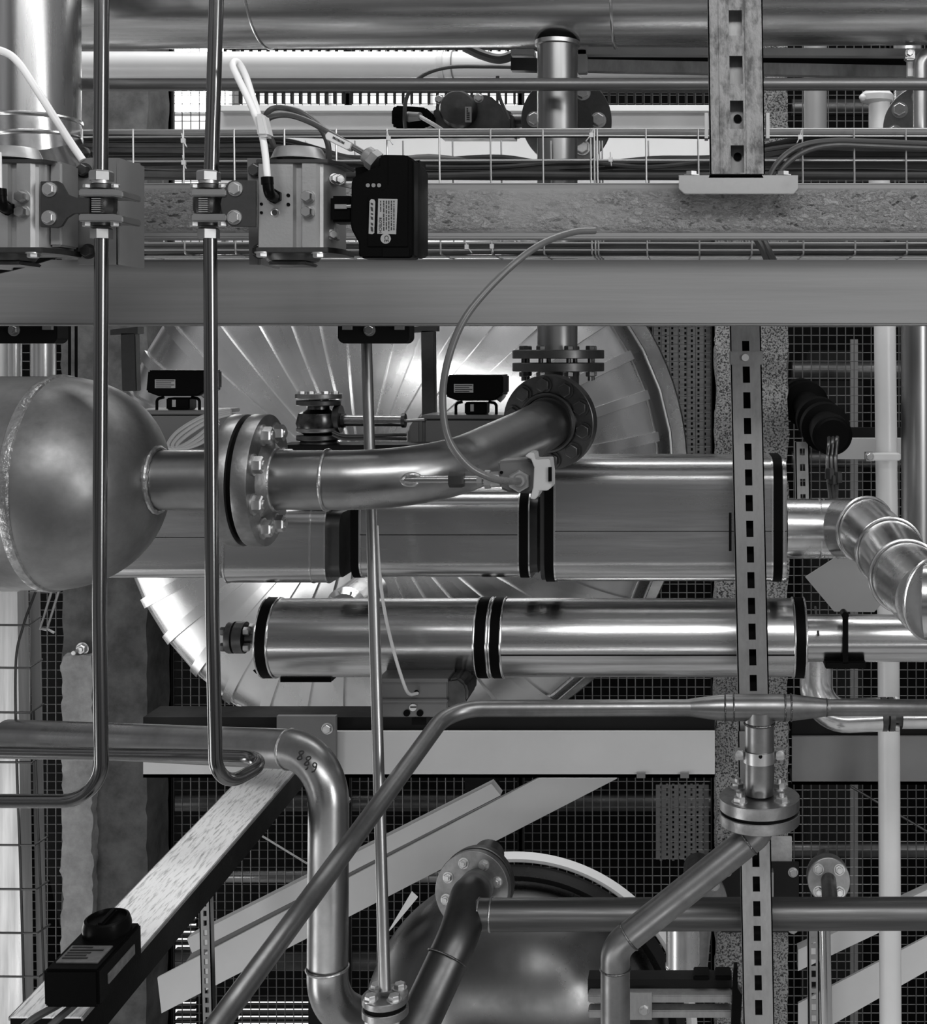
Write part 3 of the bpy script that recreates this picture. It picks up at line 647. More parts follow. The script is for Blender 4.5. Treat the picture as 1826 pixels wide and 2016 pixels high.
fin('rail', railmesh(1484, 1440, 1496, 2060, 61, 14, slots(1677, 48.6, 30, 8), 2.83, .035, .0025), RAIL, t)
fin('slot_backing', MB().prism([P(1458, 1445, 2.858), P(1512, 1445, 2.858), P(1522, 2060, 2.858), P(1468, 2060, 2.858)], (0, .003, 0)), PAINTD, t)  # same added dark sheet, shading the slots of the lower length

# hanging brackets below the painted beam
def hangbracket(x0, x1, lab):
    t = thing('beam_bracket', lab, 'bracket', P((x0+x1)/2, 676, 2.62))
    fin('plate', MB().pprism([(x0, 630), (x1, 630), (x1, 668), (x1-8, 676), (x0+8, 676), (x0, 668)], 2.62, .05), PAINTD, t, bevel=.002)
    xc = x0+(x1-x0)*.45
    bolt_on(t, P(xc, 650, 2.62), (0, -1, 0), .010, .008, stud=.006, mat=ZINC)
    for x in (x0+18, x1-20): fin('tab', MB().pbox(x-9, 641, x+9, 649, 2.61, .01), LABEL, t)
hangbracket(665, 806, 'dark bracket with a central bolt under the grey painted beam at centre')
hangbracket(-40, 112, 'dark bracket with a bolt under the grey painted beam at the left edge')
# square posts
def post(x0, x1, y0, y1, d, lab):
    t = thing('square_post', lab, 'post', P((x0+x1)/2, y1, d))
    fin('post_body', MB().prism([P(x0, y0, d), P(x1, y0, d), P(x1+3, y1, d), P(x0+3, y1, d)], (0, .03, 0)), DARKSTEEL, t, bevel=.002)
    fin('head_plate', MB().prism([P(x0-20, y0-6, d), P(x1+5, y0-12, d), P(x1+5, y0+2, d), P(x0-20, y0+5, d)], (0, .04, 0)), DARKSTEEL, t)
post(829, 855, 650, 900, 3.5, 'dark square steel post right of the central rod')
post(237, 266, 655, 770, 3.5, 'dark square steel post between the pillar and the domed vessel')

# ================================================================ valves behind the main pipe
def valvebox(x0, y0, w_, lab1, lab2, casex, D=3.35):
    t = thing('position_indicator', lab1, 'indicator', P(x0+w_/2, y0+78, D))
    X = lambda u: x0+u*w_/118
    fin('case', MB().pprism([(X(2), y0), (X(118), y0), (X(118), y0+38), (X(100), y0+51), (X(22), y0+51), (X(-2), y0+42)], D, .11), BLACK, t, bevel=.004)
    np_ = fin('nameplate', MB().pbox(X(16), y0+18, X(56), y0+35, D-.002, .004), LABEL, t)
    mb = MB()
    for k in range(4): mb.pbox(X(18), y0+20+k*4, X(54-6*(k % 2)), y0+21.5+k*4, D-.0026, .001)
    fin('print_line', mb, INK, np_)
    fin('stem_block', MB().pbox(X(38), y0+54, X(84), y0+78, D+.02, .05), BLACK, t, bevel=.003)
    fin('stem_label', MB().pbox(X(50), y0+58, X(57), y0+72, D+.018, .003), LABEL, t)
    for s_ in (0, 1):
        xa, xb = (X(20), X(34)) if not s_ else (X(104), X(88))
        fin('leg', MB().tube(rpath([P(xb, y0+53, D+.04), P(xa, y0+56, D+.04), P(xa, y0+78, D+.04)], .01, 4), .004, 8), BLACK, t)
    fin('gland', MB().cyl(P(X(104), y0+36, D+.03), P(X(118), y0+48, D+.03), .012), GREYPL, t)
    return t
valvebox(289, 729, 118, 'black box with a label on a short stem, left of the second tube', '', 0)
valvebox(879, 738, 112, 'black box with a label on a short stem, just right of the looping cable', '', 0)
CASE = surf('actuator_case_paint', .13, .42, metal=.2, var=.1)
def casing(x0, x1, y0, y1, D, lab):
    t = thing('actuator_casing', lab, 'actuator', P((x0+x1)/2, y1, D))
    fin('body', MB().pbox(x0, y0+2, x1, y1, D, .16), CASE, t, bevel=.012)
    fin('top_lip', MB().pbox(x0, y0, x1, y0+8, D-.006, .18), CASE, t, bevel=.002)
    fin('end_cap', MB().pprism([(x0-28, y0+28), (x0-14, y0+8), (x0, y0+4), (x0, y1), (x0-30, y1)], D-.002, .15), CASE, t, bevel=.008)
casing(830, 1090, 817, 900, 3.36, 'grey actuator casing under the right black box, behind the bent pipe')
casing(250, 425, 808, 885, 3.36, 'grey actuator casing under the left black box, beside the vessel')
t = thing('bleed_valve', 'dark flanged valve standing behind the main pipe left of the central rod', 'valve', P(628, 880, 3.2))
c = P(628, 880, 3.2)
fin('body', MB().lathe(c, (0, 0, 1), [(.03, 0), (.034, .03), (.05, .04), (.056, .06), (.05, .085), (.028, .095), (.025, .12)], 40), surf('valve_dark_casting', .1, .25, var=.2), t)
for y0, y1, R_, m in ((775, 785, 45, FLANGE), (788, 798, 43, DFLANGE), (842, 850, 43, FLANGE), (856, 866, 43, DFLANGE), (868, 876, 36, DFLANGE)):
    fin('flange', MB().lathe(P(628, y1, 3.2), (0, 0, 1), [(S(R_-1, 3.2), 0), (S(R_, 3.2), .002), (S(R_, 3.2), S(y1-y0, 3.2)-.002), (S(R_-1, 3.2), S(y1-y0, 3.2))], 48), m, t)
for x in (594, 612, 641, 660): fin('bolt', MB().lathe(P(x, 776, 3.17), (0, 0, 1), [(.010, 0), (.010, .007)], 6), BOLT, t)
fin('side_flange', MB().cyl(P(660, 825, 3.2), P(672, 825, 3.2), .035), DFLANGE, t)
t = thing('small_cylinder', 'slim dark horizontal cylinder right of the bleed valve', 'cylinder', P(740, 840, 3.2))
fin('barrel', MB().cyl(P(674, 828, 3.2), P(797, 829, 3.2), S(11, 3.2)), STEELX, t)
for x in (676, 795): fin('end_ring', MB().cyl(P(x-3, 828, 3.2), P(x+4, 828, 3.2), S(14, 3.2)), DFLANGE, t)
fin('piston_rod', MB().cyl(P(797, 829, 3.2), P(836, 826, 3.2), .004), BOLT, t)
for i in range(2):
    o = fin('hose', MB().tube(spline([P(655, 850+i*6, 3.15), P(680, 858+i*6, 3.15), P(740, 857+i*6, 3.15), P(800, 856+i*8, 3.2)]), .004, 8), CABLE); tag(o, ['upper thin dark hose right of the bleed valve', 'lower thin dark hose right of the bleed valve'][i], 'hose')
tag(fin('base_rail', MB().pbox(545, 876, 830, 892, 3.15, .12), PAINTD, bevel=.002), 'dark rail under the bleed valve just above the main pipe', 'rail')
for i in range(3):
    o = fin('cable_coil', MB().tube(spline([P(455, 808+i*3, 3.0), P(405+i*6, 818+i*4, 3.0), P(352+i*10, 848+i*3, 3.0), P(331+i*9, 876, 3.0), P(348+i*8, 882, 3.0), P(388+i*7, 860+i*4, 3.0), P(430, 822+i*6, 3.0)]), .0045, 8), CABLEL)
    tag(o, ['outermost', 'middle', 'innermost'][i]+' of three thin pale cable loops between the vessel and the main flange', 'cable', 'pale cable loops beside the vessel')

# ================================================================ insulated boxes
def rrbox(x0, x1, y0, y1, d, dep, r, n=8):
    a = P(x0, y1, d); b = P(x1, y0, d); H = b.z-a.z; pr = []
    for (cy, cz, s0) in ((d+r, b.z-r, 90), (d+r, a.z+r, 180), (d+dep-r, a.z+r, 270), (d+dep-r, b.z-r, 0)):
        for k in range(n+1):
            th = math.radians(s0+90*k/n); pr.append((cy+math.cos(th)*r, cz+math.sin(th)*r))
    return [V((a.x, y, z)) for y, z in pr], b.x-a.x
def insbox(segs, y0, y1, d, dep, r, lab, bands=(), joint=None, rings=(), cap=None, cat='duct'):
    x0, x1 = segs
    t = thing('insulated_box_duct', lab, cat, P((x0+x1)/2, y1, d))
    pts, w_ = rrbox(x0, x1, y0, y1, d, dep, r); fin('cladding', MB().prism(pts, (w_, 0, 0)), CLADX, t, sharp=50)
    for (bx, bw) in bands:
        pts, w_ = rrbox(bx, bx+bw, y0-1.5, y1+1.5, d-.002, dep+.004, r+.002); fin('band', MB().prism(pts, (w_, 0, 0)), RUBBER, t, sharp=50)
    for rx in rings:
        pts, w_ = rrbox(rx, rx+3, y0-2, y1+2, d-.003, dep+.006, r+.003); fin('edge_bead', MB().prism(pts, (w_, 0, 0)), CLADB, t, sharp=50)
    if joint: fin('lap_seam', MB().box((P(x0, joint, d)+P(x1, joint, d))/2+V((0, -.0003, 0)), (S(x1-x0, d), .001, .0016)), RUBBER, t)
    if cap:
        pts, w_ = rrbox(cap[0], cap[1], y0+cap[2], y1-cap[2], d+S(cap[2], d)*.5, dep*.8, r*.8); fin('end_face', MB().prism(pts, (w_, 0, 0)), DARKSTEEL, t, sharp=50)
    return t
insbox((1090, 1550), 906, 1152, 3.10, .26, .06, 'biggest insulated metal box duct, right of centre behind the slotted rail', bands=((1072, 18), (1524, 18)), joint=1046, rings=(1090, 1520, 1543), cap=(1064, 1075, 4))
insbox((708, 1022), 972, 1142, 3.14, .22, .045, 'middle insulated box duct with a black band at each end, below the bent pipe', bands=((690, 18), (1022, 20)), joint=1053, rings=(706, 1019, 1040), cap=(1043, 1058, 10))
insbox((436, 640), 1000, 1153, 3.12, .2, .045, 'left insulated box duct below the main flange, between second tube and rod', rings=(436, 607, 637), cap=(641, 668, 12))
insbox((100, 431), 985, 1141, 3.2, .18, .028, 'leftmost insulated box duct disappearing behind the round vessel', joint=1058)

# long insulated cylinder
D = 3.25
t = thing('insulated_cylinder', 'long horizontal clad cylinder with three black bands below the box ducts', 'duct', P(1050, 1333, D))
ax = V((1, 0, 0)); yc = 1255; r = S(76, D); c0 = P(528, yc, D); c1 = P(1585, yc, D)
fin('cladding', MB().cyl(c0, c1, r, n=80), CLADX, t)
for x, w_ in ((537, 20), (957, 19), (985, 17), (1572, 18)): band(t, P(x, yc, D), ax, r, S(w_, D))
for x in (526, 549, 945, 969, 974, 996, 1561, 1583): ringpart(t, P(x, yc, D), ax, r+.001, .003)
fin('lap_seam', MB().box((P(990, 1273, D)+P(1585, 1273, D))/2+V((0, -r+.0008, 0)), (S(595, D), .002, .0016)), RUBBER, t)
fin('end_face', MB().lathe(P(528, yc, D), (-1, 0, 0), [(0, .002), (r*.96, .002), (r*.96, 0)], 64, False), DFLANGE, t)
fin('foot', MB().pbox(552, 1333, 652, 1343, D-.03, .06), BLACK, t)
fin('hook', MB().prism([P(498, 1320, D-.04), P(524, 1308, D-.04), P(522, 1316, D-.04), P(505, 1327, D-.04)], (0, .01, 0)), BLACK, t)
t = thing('end_valve', 'small dark flanged stub at the left end of the long clad cylinder', 'valve', P(480, 1290, D))
fin('stem', MB().lathe(P(450, yc, D), ax, [(.0, .0), (S(30, D), .0), (S(31, D), .004), (S(31, D), S(12, D)), (S(24, D), S(12, D)), (S(24, D), S(16, D)), (S(31, D), S(16, D)), (S(31, D), S(34, D)), (S(14, D), S(36, D)), (S(11, D), S(60, D)), (S(17, D), S(62, D)), (S(17, D), S(78, D))], 40, False), DFLANGE, t)
for k in range(4):
    a = PI/4+PI/2*k; c = P(486, yc, D)+V((0, math.cos(a)*S(22, D), math.sin(a)*S(22, D))); fin('bolt', MB().hex(c, ax, .011, .014), BOLT, t)
    c = P(449, yc, D)+V((0, math.cos(a)*S(22, D), math.sin(a)*S(22, D))); fin('bolt', MB().hex(c, -ax, .011, .012), DFLANGE, t)

# aluminium actuator below the cylinder
D = 3.1
t = thing('air_actuator', 'dark grey finned actuator block hanging under the clad cylinder behind the rod', 'actuator', P(833, 1415, D))
GA = surf('dark_anodised', .16, .38, metal=.6, var=.12)
fin('body', MB().pbox(745, 1340, 882, 1412, D, .12), GA, t, bevel=.003)
fin('top_ridge', MB().pbox(745, 1336, 882, 1343, D-.012, .14), GA, t); fin('middle_ridge', MB().pbox(745, 1377, 882, 1384, D-.010, .03), GA, t, bevel=.002)
fin('end_cap', MB().pprism([(882, 1338), (902, 1334), (917, 1346), (922, 1362), (921, 1380), (905, 1394), (882, 1396)], D-.008, .13), DFLANGE, t, bevel=.006)
fin('indicator_disc', MB().ycyl(P(814, 1392, D), D-.006, S(7, D)), PAINTL, t); fin('slot', MB().pbox(808, 1391, 820, 1393.5, D-.008, .003), INK, t)
for x in (802, 828): fin('port', MB().ycyl(P(x, 1403, D+.002), D-.004, S(6.5, D), n=20), RUBBER, t)
fin('port', MB().ycyl(P(821, 1363, D+.002), D-.004, S(5, D), n=20), RUBBER, t)
fin('foot_block', MB().pbox(811, 1412, 840, 1427, D+.02, .04), BLACK, t)
o = fin('air_tube', MB().tube(spline([P(742, 1035, 2.97), P(747, 1120, 2.97), P(757, 1200, 2.98), P(775, 1280, 3.0), P(795, 1345, 3.02), P(806, 1366, 3.05), P(822, 1365, 3.09)]), .004, 8), CABLEL)
tag(o, 'thin pale air tube curving down beside the rod to the finned actuator', 'tube')

# central rod with flange
t = thing('threaded_rod_pipe', 'thin upright pipe leaning slightly, ending in a small bolted flange at the bottom', 'pipe', P(758, 1960, 2.62))
fin('pipe_body', MB().tube([P(721, 640, 2.72), P(758, 1950, 2.46)], S(10.6, 2.7), 24), STEELZ, t)
def smallflange(t, x, y, d, Rpx, gap=34):
    c = P(x, y, d); R_ = S(Rpx, d); th = S(14, d)
    f_ = fin('flange', MB().lathe(c-V((0, 0, th)), (0, 0, 1), [(R_-.0015, 0), (R_, .0015), (R_, th-.0015), (R_-.0015, th)], 56), FLANGE, t)
    fin('gasket', MB().cyl(c-V((0, 0, th)), c-V((0, 0, th*1.6)), R_*.9), RUBBER, t)
    fin('flange', MB().lathe(c-V((0, 0, th*2.8)), (0, 0, 1), [(R_-.0015, 0), (R_, .0015), (R_, th*1.2-.0015), (R_-.0015, th*1.2)], 56), FLANGE, t)
    for k in range(4):
        a = PI/4+PI/2*k; p = c+V((math.cos(a), math.sin(a), 0))*R_*.72; bolt_on(f_, p, (0, 0, 1), .0115, .009, back=th*2.8, stud=.0)
smallflange(t, 759, 1958, 2.46, 45)
fin('lower_pipe', MB().cyl(P(759, 1980, 2.46), P(761, 2100, 2.46), S(11, 2.46)), STEELZ, t)

# ================================================================ right side ducts
t = thing('clad_elbow_duct', 'segmented aluminium elbow duct leaving the biggest box duct and turning down right', 'duct', P(1790, 1260, 2.6))
r = S(58, 3.2)
pth = [P(1548, 1040, 3.22), P(1615, 1040, 3.22), P(1660, 1040, 3.2)]
fin('straight', MB().tube(pth, r, 56), CLADB, t)
for x in (1614, 1622, 1650, 1660): ringpart(t, P(x, 1040, 3.22), (1, 0, 0), r, .0028)
gp = [P(1658, 1040, 3.2), P(1705, 1042, 3.12), P(1752, 1085, 2.96), P(1785, 1135, 2.74), P(1835, 1180, 2.5), P(2400, 1200, 2.36)]
for i in range(len(gp)-1):
    a, b = gp[i], gp[i+1]; dv = (b-a).normalized()
    fin('gore_segment', MB().tube([a-dv*.012, b+dv*.012], [r*1.01, r*1.01], 56), CLADB, t, sharp=40)
    if i: ringpart(t, a, ((a-gp[i-1]).normalized()+dv), r*1.07, .0035); 
t = thing('clad_pipe', 'bright clad horizontal pipe leaving the long cylinder to the right', 'pipe', P(1700, 1303, 3.25))
fin('cladding', MB().cyl(P(1585, 1256, 3.25), P(2500, 1256, 3.25), S(46, 3.25), n=56), CLADX, t)
t = thing('strap_hanger', 'black strap hanger clamped over the bright clad pipe at right', 'strap', P(1665, 1310, 3.2))
fin('strap', MB().pbox(1660, 1208, 1671, 1306, 3.18, .006), BLACK, t); fin('head', MB().ycyl(P(1665, 1212, 3.16), 3.2, S(7, 3.2)), BLACK, t)
fin('foot', MB().pbox(1626, 1303, 1706, 1317, 3.18, .06), BLACK, t, bevel=.002)
o = fin('grey_sheet', MB().pprism([(1586, 1136), (1645, 1098), (1700, 1094), (1745, 1180), (1722, 1205), (1643, 1204)], 3.75, .006), surf('sheet_grey', .3, .5, metal=0, var=.05)); tag(o, 'tilted plain grey sheet panel behind the elbow duct', 'panel')
tag(fin('conduit', MB().cyl(P(1606, 1195, 3.6), P(1612, 1250, 3.15), .003), DARKSTEEL), 'short thin dark wire in front of the bright clad pipe', 'wire')
# white upright pipe
t = thing('white_upright_pipe', 'tall white upright pipe at the right, in front of the mesh', 'pipe', P(1755, 2016, 4.3))
fin('pipe_body', MB().tube([P(1742, 560, 4.3), P(1750, 1250, 4.3), P(1762, 3480, 4.3)], S(21.5, 4.3), 40), WHITEP, t)
fin('pipe_clip', MB().pbox(1707, 893, 1774, 907, 4.2, .04), WHITEP, t, bevel=.003); bolt_on(t, P(1713, 899, 4.2), (0, -1, 0), .012, .008)
fin('clip_bracket', MB().pbox(1706, 891, 1722, 908, 4.25, .04), ZINC, t)
tag(fin('cross_beam', MB().pbox(1648, 863, 1785, 904, 5.0, .04), PAINTL), 'short pale horizontal bar behind the tall white pipe', 'bar')
tag(fin('dark_rail', MB().pbox(1600, 842, 1790, 862, 5.1, .04), PAINTD), 'dark horizontal rail just above the short pale bar', 'rail')
t = thing('steel_duct', 'tall upright polished duct at the far right edge', 'duct', P(1800, 1100, 3.9))
fin('duct_body', MB().cyl(P(1806, 560, 3.9), P(1808, 1180, 3.9), S(32, 3.9), n=48), STEELZ, t)
tag(fin('dark_vessel_side', MB().cyl(P(1900, 600, 4.4), P(1915, 1300, 4.4), S(75, 4.4), n=48), DFLANGE), 'dark rounded column cut off by the right edge', 'column')
# black rubber pipe fitting with copper tubes
t = thing('rubber_pipe_fitting', 'black ribbed rubber-covered pipe coming forward right of the concrete pillar', 'pipe', P(1620, 860, 3.9))
a = P(1572, 778, 4.8); b = P(1640, 858, 3.9)
fin('sleeve', MB().tube([a, a.lerp(b, .5), b], [.052, .05, .058], 32), RUBBER, t)
dv = (b-a).normalized()
for f, r_ in ((.08, .075), (.22, .082), (.62, .075), (.78, .078), (.94, .062)): fin('collar', MB().lathe(a.lerp(b, f), dv, [(.045, 0), (r_, 0), (r_, .05), (.05, .06)], 36), RUBBER, t)
for i, (x, e) in enumerate(((1633, 1645), (1641, 1652), (1649, 1655))):
    o = fin('capillary_tube', MB().tube(spline([P(x, 862, 3.82), P(x, 875-5*i, 3.74), P(x-3, 905, 3.72), P(x-1, 950, 3.6), P(e-8, 985, 3.4), P(e-6, 1002, 3.3)]), .0058, 10), DARKSTEEL)
    tag(o, ['left of three thin tubes falling from the rubber fitting', 'middle of three thin tubes falling from the rubber fitting', 'right of three thin tubes falling from the rubber fitting'][i], 'tube')
t = thing('tube_coupling', 'small brass-like coupling nuts on the thin tubes above the clad pipe', 'coupling', P(1640, 960, 3.55))
for x, y in ((1634, 935), (1640, 948), (1650, 942)): fin('nut', MB().hex(P(x, y+8, 3.58), (0, 0, 1), .014, .03), DARKSTEEL, t)
tag(fin('perforated_rail', railmesh(1580, 870, 1582, 985, 28, 10, slots(883, 30, 14, 4), 4.1, .03), RAIL), 'short slotted rail right of the pillar below the rubber fitting', 'rail')
# small elbow and clamped pipes
D = 3.9
t = thing('clad_elbow', 'small clad elbow and pipe under the bright pipe with a grooved coupling', 'pipe', P(1640, 1430, D))
r = S(33, D)
fin('upper_elbow', MB().tube(rpath([P(1608, 1290, D+.1), P(1608, 1412, D), P(1735, 1406, D)], .12, 10), r, 36), CLADB, t)
fin('pipe_body', MB().cyl(P(1650, 1406, D), P(1735, 1406, D), S(29, D), n=40), CLADB, t)
for x in (1655, 1690, 1730): ringpart(t, P(x, 1406, D), (1, 0, 0), S(29, D), .003)
t = thing('clad_pipe', 'short clad pipe at right beyond the grooved coupling', 'pipe', P(1800, 1430, D))
fin('pipe_body', MB().cyl(P(1775, 1406, D), P(2500, 1406, D), S(28, D), n=40), CLADB, t)
t = thing('grooved_coupling', 'dark grooved pipe coupling in front of the tall white pipe', 'coupling', P(1755, 1430, D))
for x in (1741, 1755): fin('half_shell', MB().cyl(P(x-5, 1406, D), P(x+5, 1406, D), S(33, D), n=40), DFLANGE, t)
fin('spigot', MB().cyl(P(1733, 1406, D), P(1777, 1406, D), S(22, D)), DARKSTEEL, t)
for y in (1378, 1434): fin('bolt', MB().hex(P(1763, y, D-.03), (1, 0, 0), .01, .014), BOLT, t)

# bottom right group
t = thing('pillar_plate', 'dark square steel plate bolted on the concrete pillar above the bottom', 'plate', P(1498, 1835, 4.4))
fin('plate', MB().pbox(1420, 1698, 1574, 1836, 4.40, .012), PAINTD, t, bevel=.002)
for x, y in ((1562, 1717), (1562, 1828), (1432, 1716)): bolt_on(t, P(x, y, 4.4), (0, -1, 0), .014, .011)
fin('upright_tab', MB().pbox(1518, 1718, 1524, 1770, 4.36, .04), ZINC, t)
fin('backing_pad', MB().pbox(1433, 1650, 1560, 1702, 4.42, .02), CONCL, t)
t = thing('blind_flange', 'round grey flange half hidden behind the sloping pipe at lower right', 'flange', P(1380, 1790, 4.1))
flange(t, P(1375, 1768, 4.1), (.1, -1, 0), S(56, 4.1), .03, S(43, 4.1), 4, .014, phase=.8, mat=FLANGE)
fin('neck', MB().ycyl(P(1375, 1768, 4.1), 4.35, S(30, 4.1)), DFLANGE, t)
t = thing('pipe_flange', 'round bolted flange with a dark stem right of the pillar plate', 'flange', P(1632, 1770, 3.6))
flange(t, P(1632, 1731, 3.62), (-.05, -1, .25), S(42, 3.6), .025, S(29, 3.6), 4, .0125, phase=PI/4, mat=FLANGE, stud=.008)
fin('back_flange', MB().cyl(P(1630, 1724, 3.66), P(1629, 1722, 3.70), S(42, 3.6)), DFLANGE, t)
fin('stub', MB().cyl(P(1632, 1733, 3.6), P(1636, 1790, 3.35), S(15, 3.6)), DARKSTEEL, t)
fin('tail', MB().cyl(P(1622, 1700, 3.75), P(1621, 1682, 3.82), S(11, 3.75)), DFLANGE, t)
tag(fin('chrome_tube', MB().cyl(P(1624, 1820, 3.4), P(1630, 2100, 3.4), S(11.5, 3.4)), surf('chrome', .8, .12, var=.05)), 'shiny upright tube at bottom right beside the dark slotted rail', 'tube')
tag(fin('narrow_slotted_rail', railmesh(1602, 1830, 1604, 2080, 22, 9, slots(1845, 22, 13, 10), 3.9, .03), RAIL), 'narrow upright slotted rail left of the shiny tube', 'rail')
t = thing('clad_stub', 'short bright clad pipe stub hanging under the lower horizontal pipe', 'pipe', P(1345, 1925, 3.6))
fin('cladding', MB().lathe(P(1345, 1926, 3.6), (0, 0, 1), [(S(29, 3.6), 0), (S(32, 3.6), .03), (S(33, 3.6), .032), (S(33, 3.6), .2)], 48), CLAD, t)
for y in (1898, 1903): ringpart(t, P(1345, y, 3.6), (0, 0, 1), S(32.5, 3.6), .003)
tag(fin('dark_duct', MB().cyl(P(1378, 1810, 3.85), P(1366, 1935, 3.85), S(25, 3.85)), FLANGE), 'grey pipe directly behind the bright clad stub', 'pipe')
D = 3.3
t = thing('double_strut', 'grey horizontal channel frame with a bolted end plate at lower right', 'frame', P(1300, 2010, D))
fin('top_channel', MB().pbox(1158, 1928, 1442, 1958, D+.04, .05), PAINTD, t)
for y in (1960, 1990):
    fin('tube', MB().pbox(1158, y, 1442, y+15, D, .04), RAIL, t, bevel=.003)
fin('end_plate', MB().pbox(1240, 1955, 1284, 2008, D-.006, .006), RAIL, t); bolt_on(t, P(1269, 1988, D-.006), (0, -1, 0), .011, .009)
for x in (1381, 1424): fin('pad', MB().pbox(x-15, 1921, x+16, 1931, D+.03, .05), BLACK, t, bevel=.002)
fin('side_latch', MB().pprism([(1446, 1905), (1453, 1905), (1453, 1945), (1462, 1960), (1458, 2030), (1440, 2030), (1443, 1950)], D-.02, .03), BLACK, t)
# ================================================================ vessel, main pipe, flanges
D = 2.45
ax = V((1, 0, 0)); R = S(210, D)*.995; cy = 950
t = thing('pressure_vessel', 'large rounded steel vessel end at the left with a welded nozzle', 'vessel', P(100, 1165, D))
# local frame: axis +x; dome begins at x = 110 px
c = P(118, cy, D)
pr = []
for i in range(25):
    a = PI/2*i/24; pr.append((R*math.cos(a)**.80 if i < 24 else .0, S(196, D)*math.sin(a)))
fin('dome', MB().lathe(c, ax, pr, 96, False), VESSEL, t)
fin('shell', MB().cyl(c, P(-260, cy, D), R*1.0, n=96), VESSEL, t)
wp = []
fin('girth_weld', MB().lathe(c-V((.012, 0, 0)), ax, [(R-.002, 0), (R+.003, .004), (R+.004, .012), (R+.003, .020), (R-.002, .024)], 96, False), WELD, t)
# weld wobble ring parts around the nozzle
nz0 = P(268, 945, D)
mb = MB(); pts = []
rn = S(58.5, D)
for k in range(65):
    a = 2*PI*k/64; y = math.cos(a)*rn*1.06; z = math.sin(a)*rn*1.06
    rho = math.hypot(y, z+ (nz0.z-c.z)); q = min(rho/R, .99); hx = S(196, D)*math.sqrt(max(0, 1-q**2.5))
    pts.append(V((c.x+hx-.0+.002, D+y, nz0.z+z)))
fin('nozzle_weld', MB().tube(pts, [.0058+.0008*math.sin(k*1.9) for k in range(len(pts))], 10, False), WELD, t)
fin('nozzle', MB().cyl(P(255, 945, D), P(478, 945, D), rn, n=56), STEEL, t)
fxa = (1, 0, 0)
fl = fin('flange', MB().lathe(P(488, 945, D), (-1, 0, 0), [(rn, 0), (S(129, D), 0), (S(130, D), .003), (S(130, D), .024), (S(129, D), .027), (rn*1.3, .027), (rn*1.05, .05), (rn, .055)], 72, False), FLANGE, t)
for k in range(8):
    a = PI/8+2*PI*k/8
    bolt_on(fl, P(478, 945, D)+V((-.005, math.cos(a)*S(98, D), math.sin(a)*S(98, D))), (-1, 0, 0), .016, .014)
tag(fin('gasket', MB().cyl(P(488, 945, D), P(500, 945, D), S(118, D), n=72), RUBBER), 'black gasket squeezed between the two main pipe flanges', 'gasket')

t = thing('main_pipe', 'thick steel pipe from the main flange bending up right to the round flange', 'pipe', P(700, 1005, D))
pe = P(1092, 826, 2.98)
path = rpath([P(512, 945, D), P(850, 945, D-.02), P(1035, 858, 2.78), pe], [.24, .12], 14)
fin('pipe_body', MB().tube(path, rn, 56), STEEL, t)
fl = fin('flange', MB().lathe(P(500, 945, D), (1, 0, 0), [(S(60, D), 0), (S(129, D), 0), (S(130, D), .003), (S(130, D), .026), (S(129, D), .029), (rn*1.38, .029), (rn*1.06, .045), (rn, .05)], 72, False), FLANGE, t)
for k in range(8):
    a = PI/8+2*PI*k/8
    bolt_on(fl, P(500, 945, D)+V((.029, math.cos(a)*S(98, D), math.sin(a)*S(98, D))), (1, 0, 0), .0165, .016, stud=.006)
ringpart(t, P(545, 945, D), (1, 0, 0), rn+.001, .004, 'weld_seam', WELD)
ringpart(t, P(645, 945, D-.008), (1, 0, 0), rn, .004, 'weld_seam', WELD)
dv = (pe-P(1035, 858, 2.78)).normalized(); face = (dv+V((.25, .9, .0))).normalized()
fc = P(1088, 829, 2.95)
flange(t, fc, -face, S(93, 2.95), .03, S(74, 2.95), 10, .0165, phase=.1, mat=DFLANGE, hole=S(44, 2.95), bmat=DFLANGE, h=.007)
ringpart(t, fc-face*.034, face, S(55, 2.95), .006, 'neck_ring', DFLANGE)
# tapping on the pipe and sensor
tp = P(805, 944, 2.33)
t = thing('pressure_tapping', 'thin horizontal tube with hex nut welded into the main pipe bend', 'tube', P(870, 945, 2.32))
fin('weld_collar', MB().tube(spline([P(792, 944, 2.335), P(803, 936, 2.33), P(820, 936, 2.33), P(828, 944, 2.335), P(815, 953, 2.33), P(799, 952, 2.33), P(792, 944, 2.335)]), .005, 8), WELD, t)
fin('tube', MB().cyl(P(800, 944, 2.335), P(1004, 944, 2.32), .0075), STEELX, t)
fin('hex_nut', MB().hex(P(885, 944, 2.325), (1, 0, 0), .0148, .028), DARKSTEEL, t)
for x, r_, l in ((940, .011, .010), (955, .017, .012), (970, .014, .018)): fin('hex_nut', MB().hex(P(x, 944, 2.32), (1, 0, 0), r_, l), BOLT, t)
t = thing('pressure_sensor', 'grey sensor box with white clip ring in front of the big box duct', 'sensor', P(1030, 980, 2.3))
fin('housing', MB().pprism([(980, 908), (1042, 904), (1056, 912), (1056, 968), (1044, 972), (1002, 970), (984, 962)], 2.3, .07), surf('sensor_case', .1, .4, metal=0, var=.1), t, bevel=.004)
fin('fitting', MB().cyl(P(960, 944, 2.32), P(986, 943, 2.32), .014), BOLT, t)
CR = surf('cream_plastic', .38, .5, metal=0, var=.04)
fin('clip_ring', MB().pprism([(1034, 898), (1042, 891), (1052, 892), (1054, 905), (1083, 904), (1086, 932), (1086, 960), (1078, 966), (1062, 966), (1060, 976), (1054, 983), (1044, 982), (1050, 960), (1052, 920), (1046, 904)], 2.275, .06), CR, t, bevel=.0012)
fin('terminal_comb', MB().pbox(1080, 920, 1086, 948, 2.27, .01), RUBBER, t)
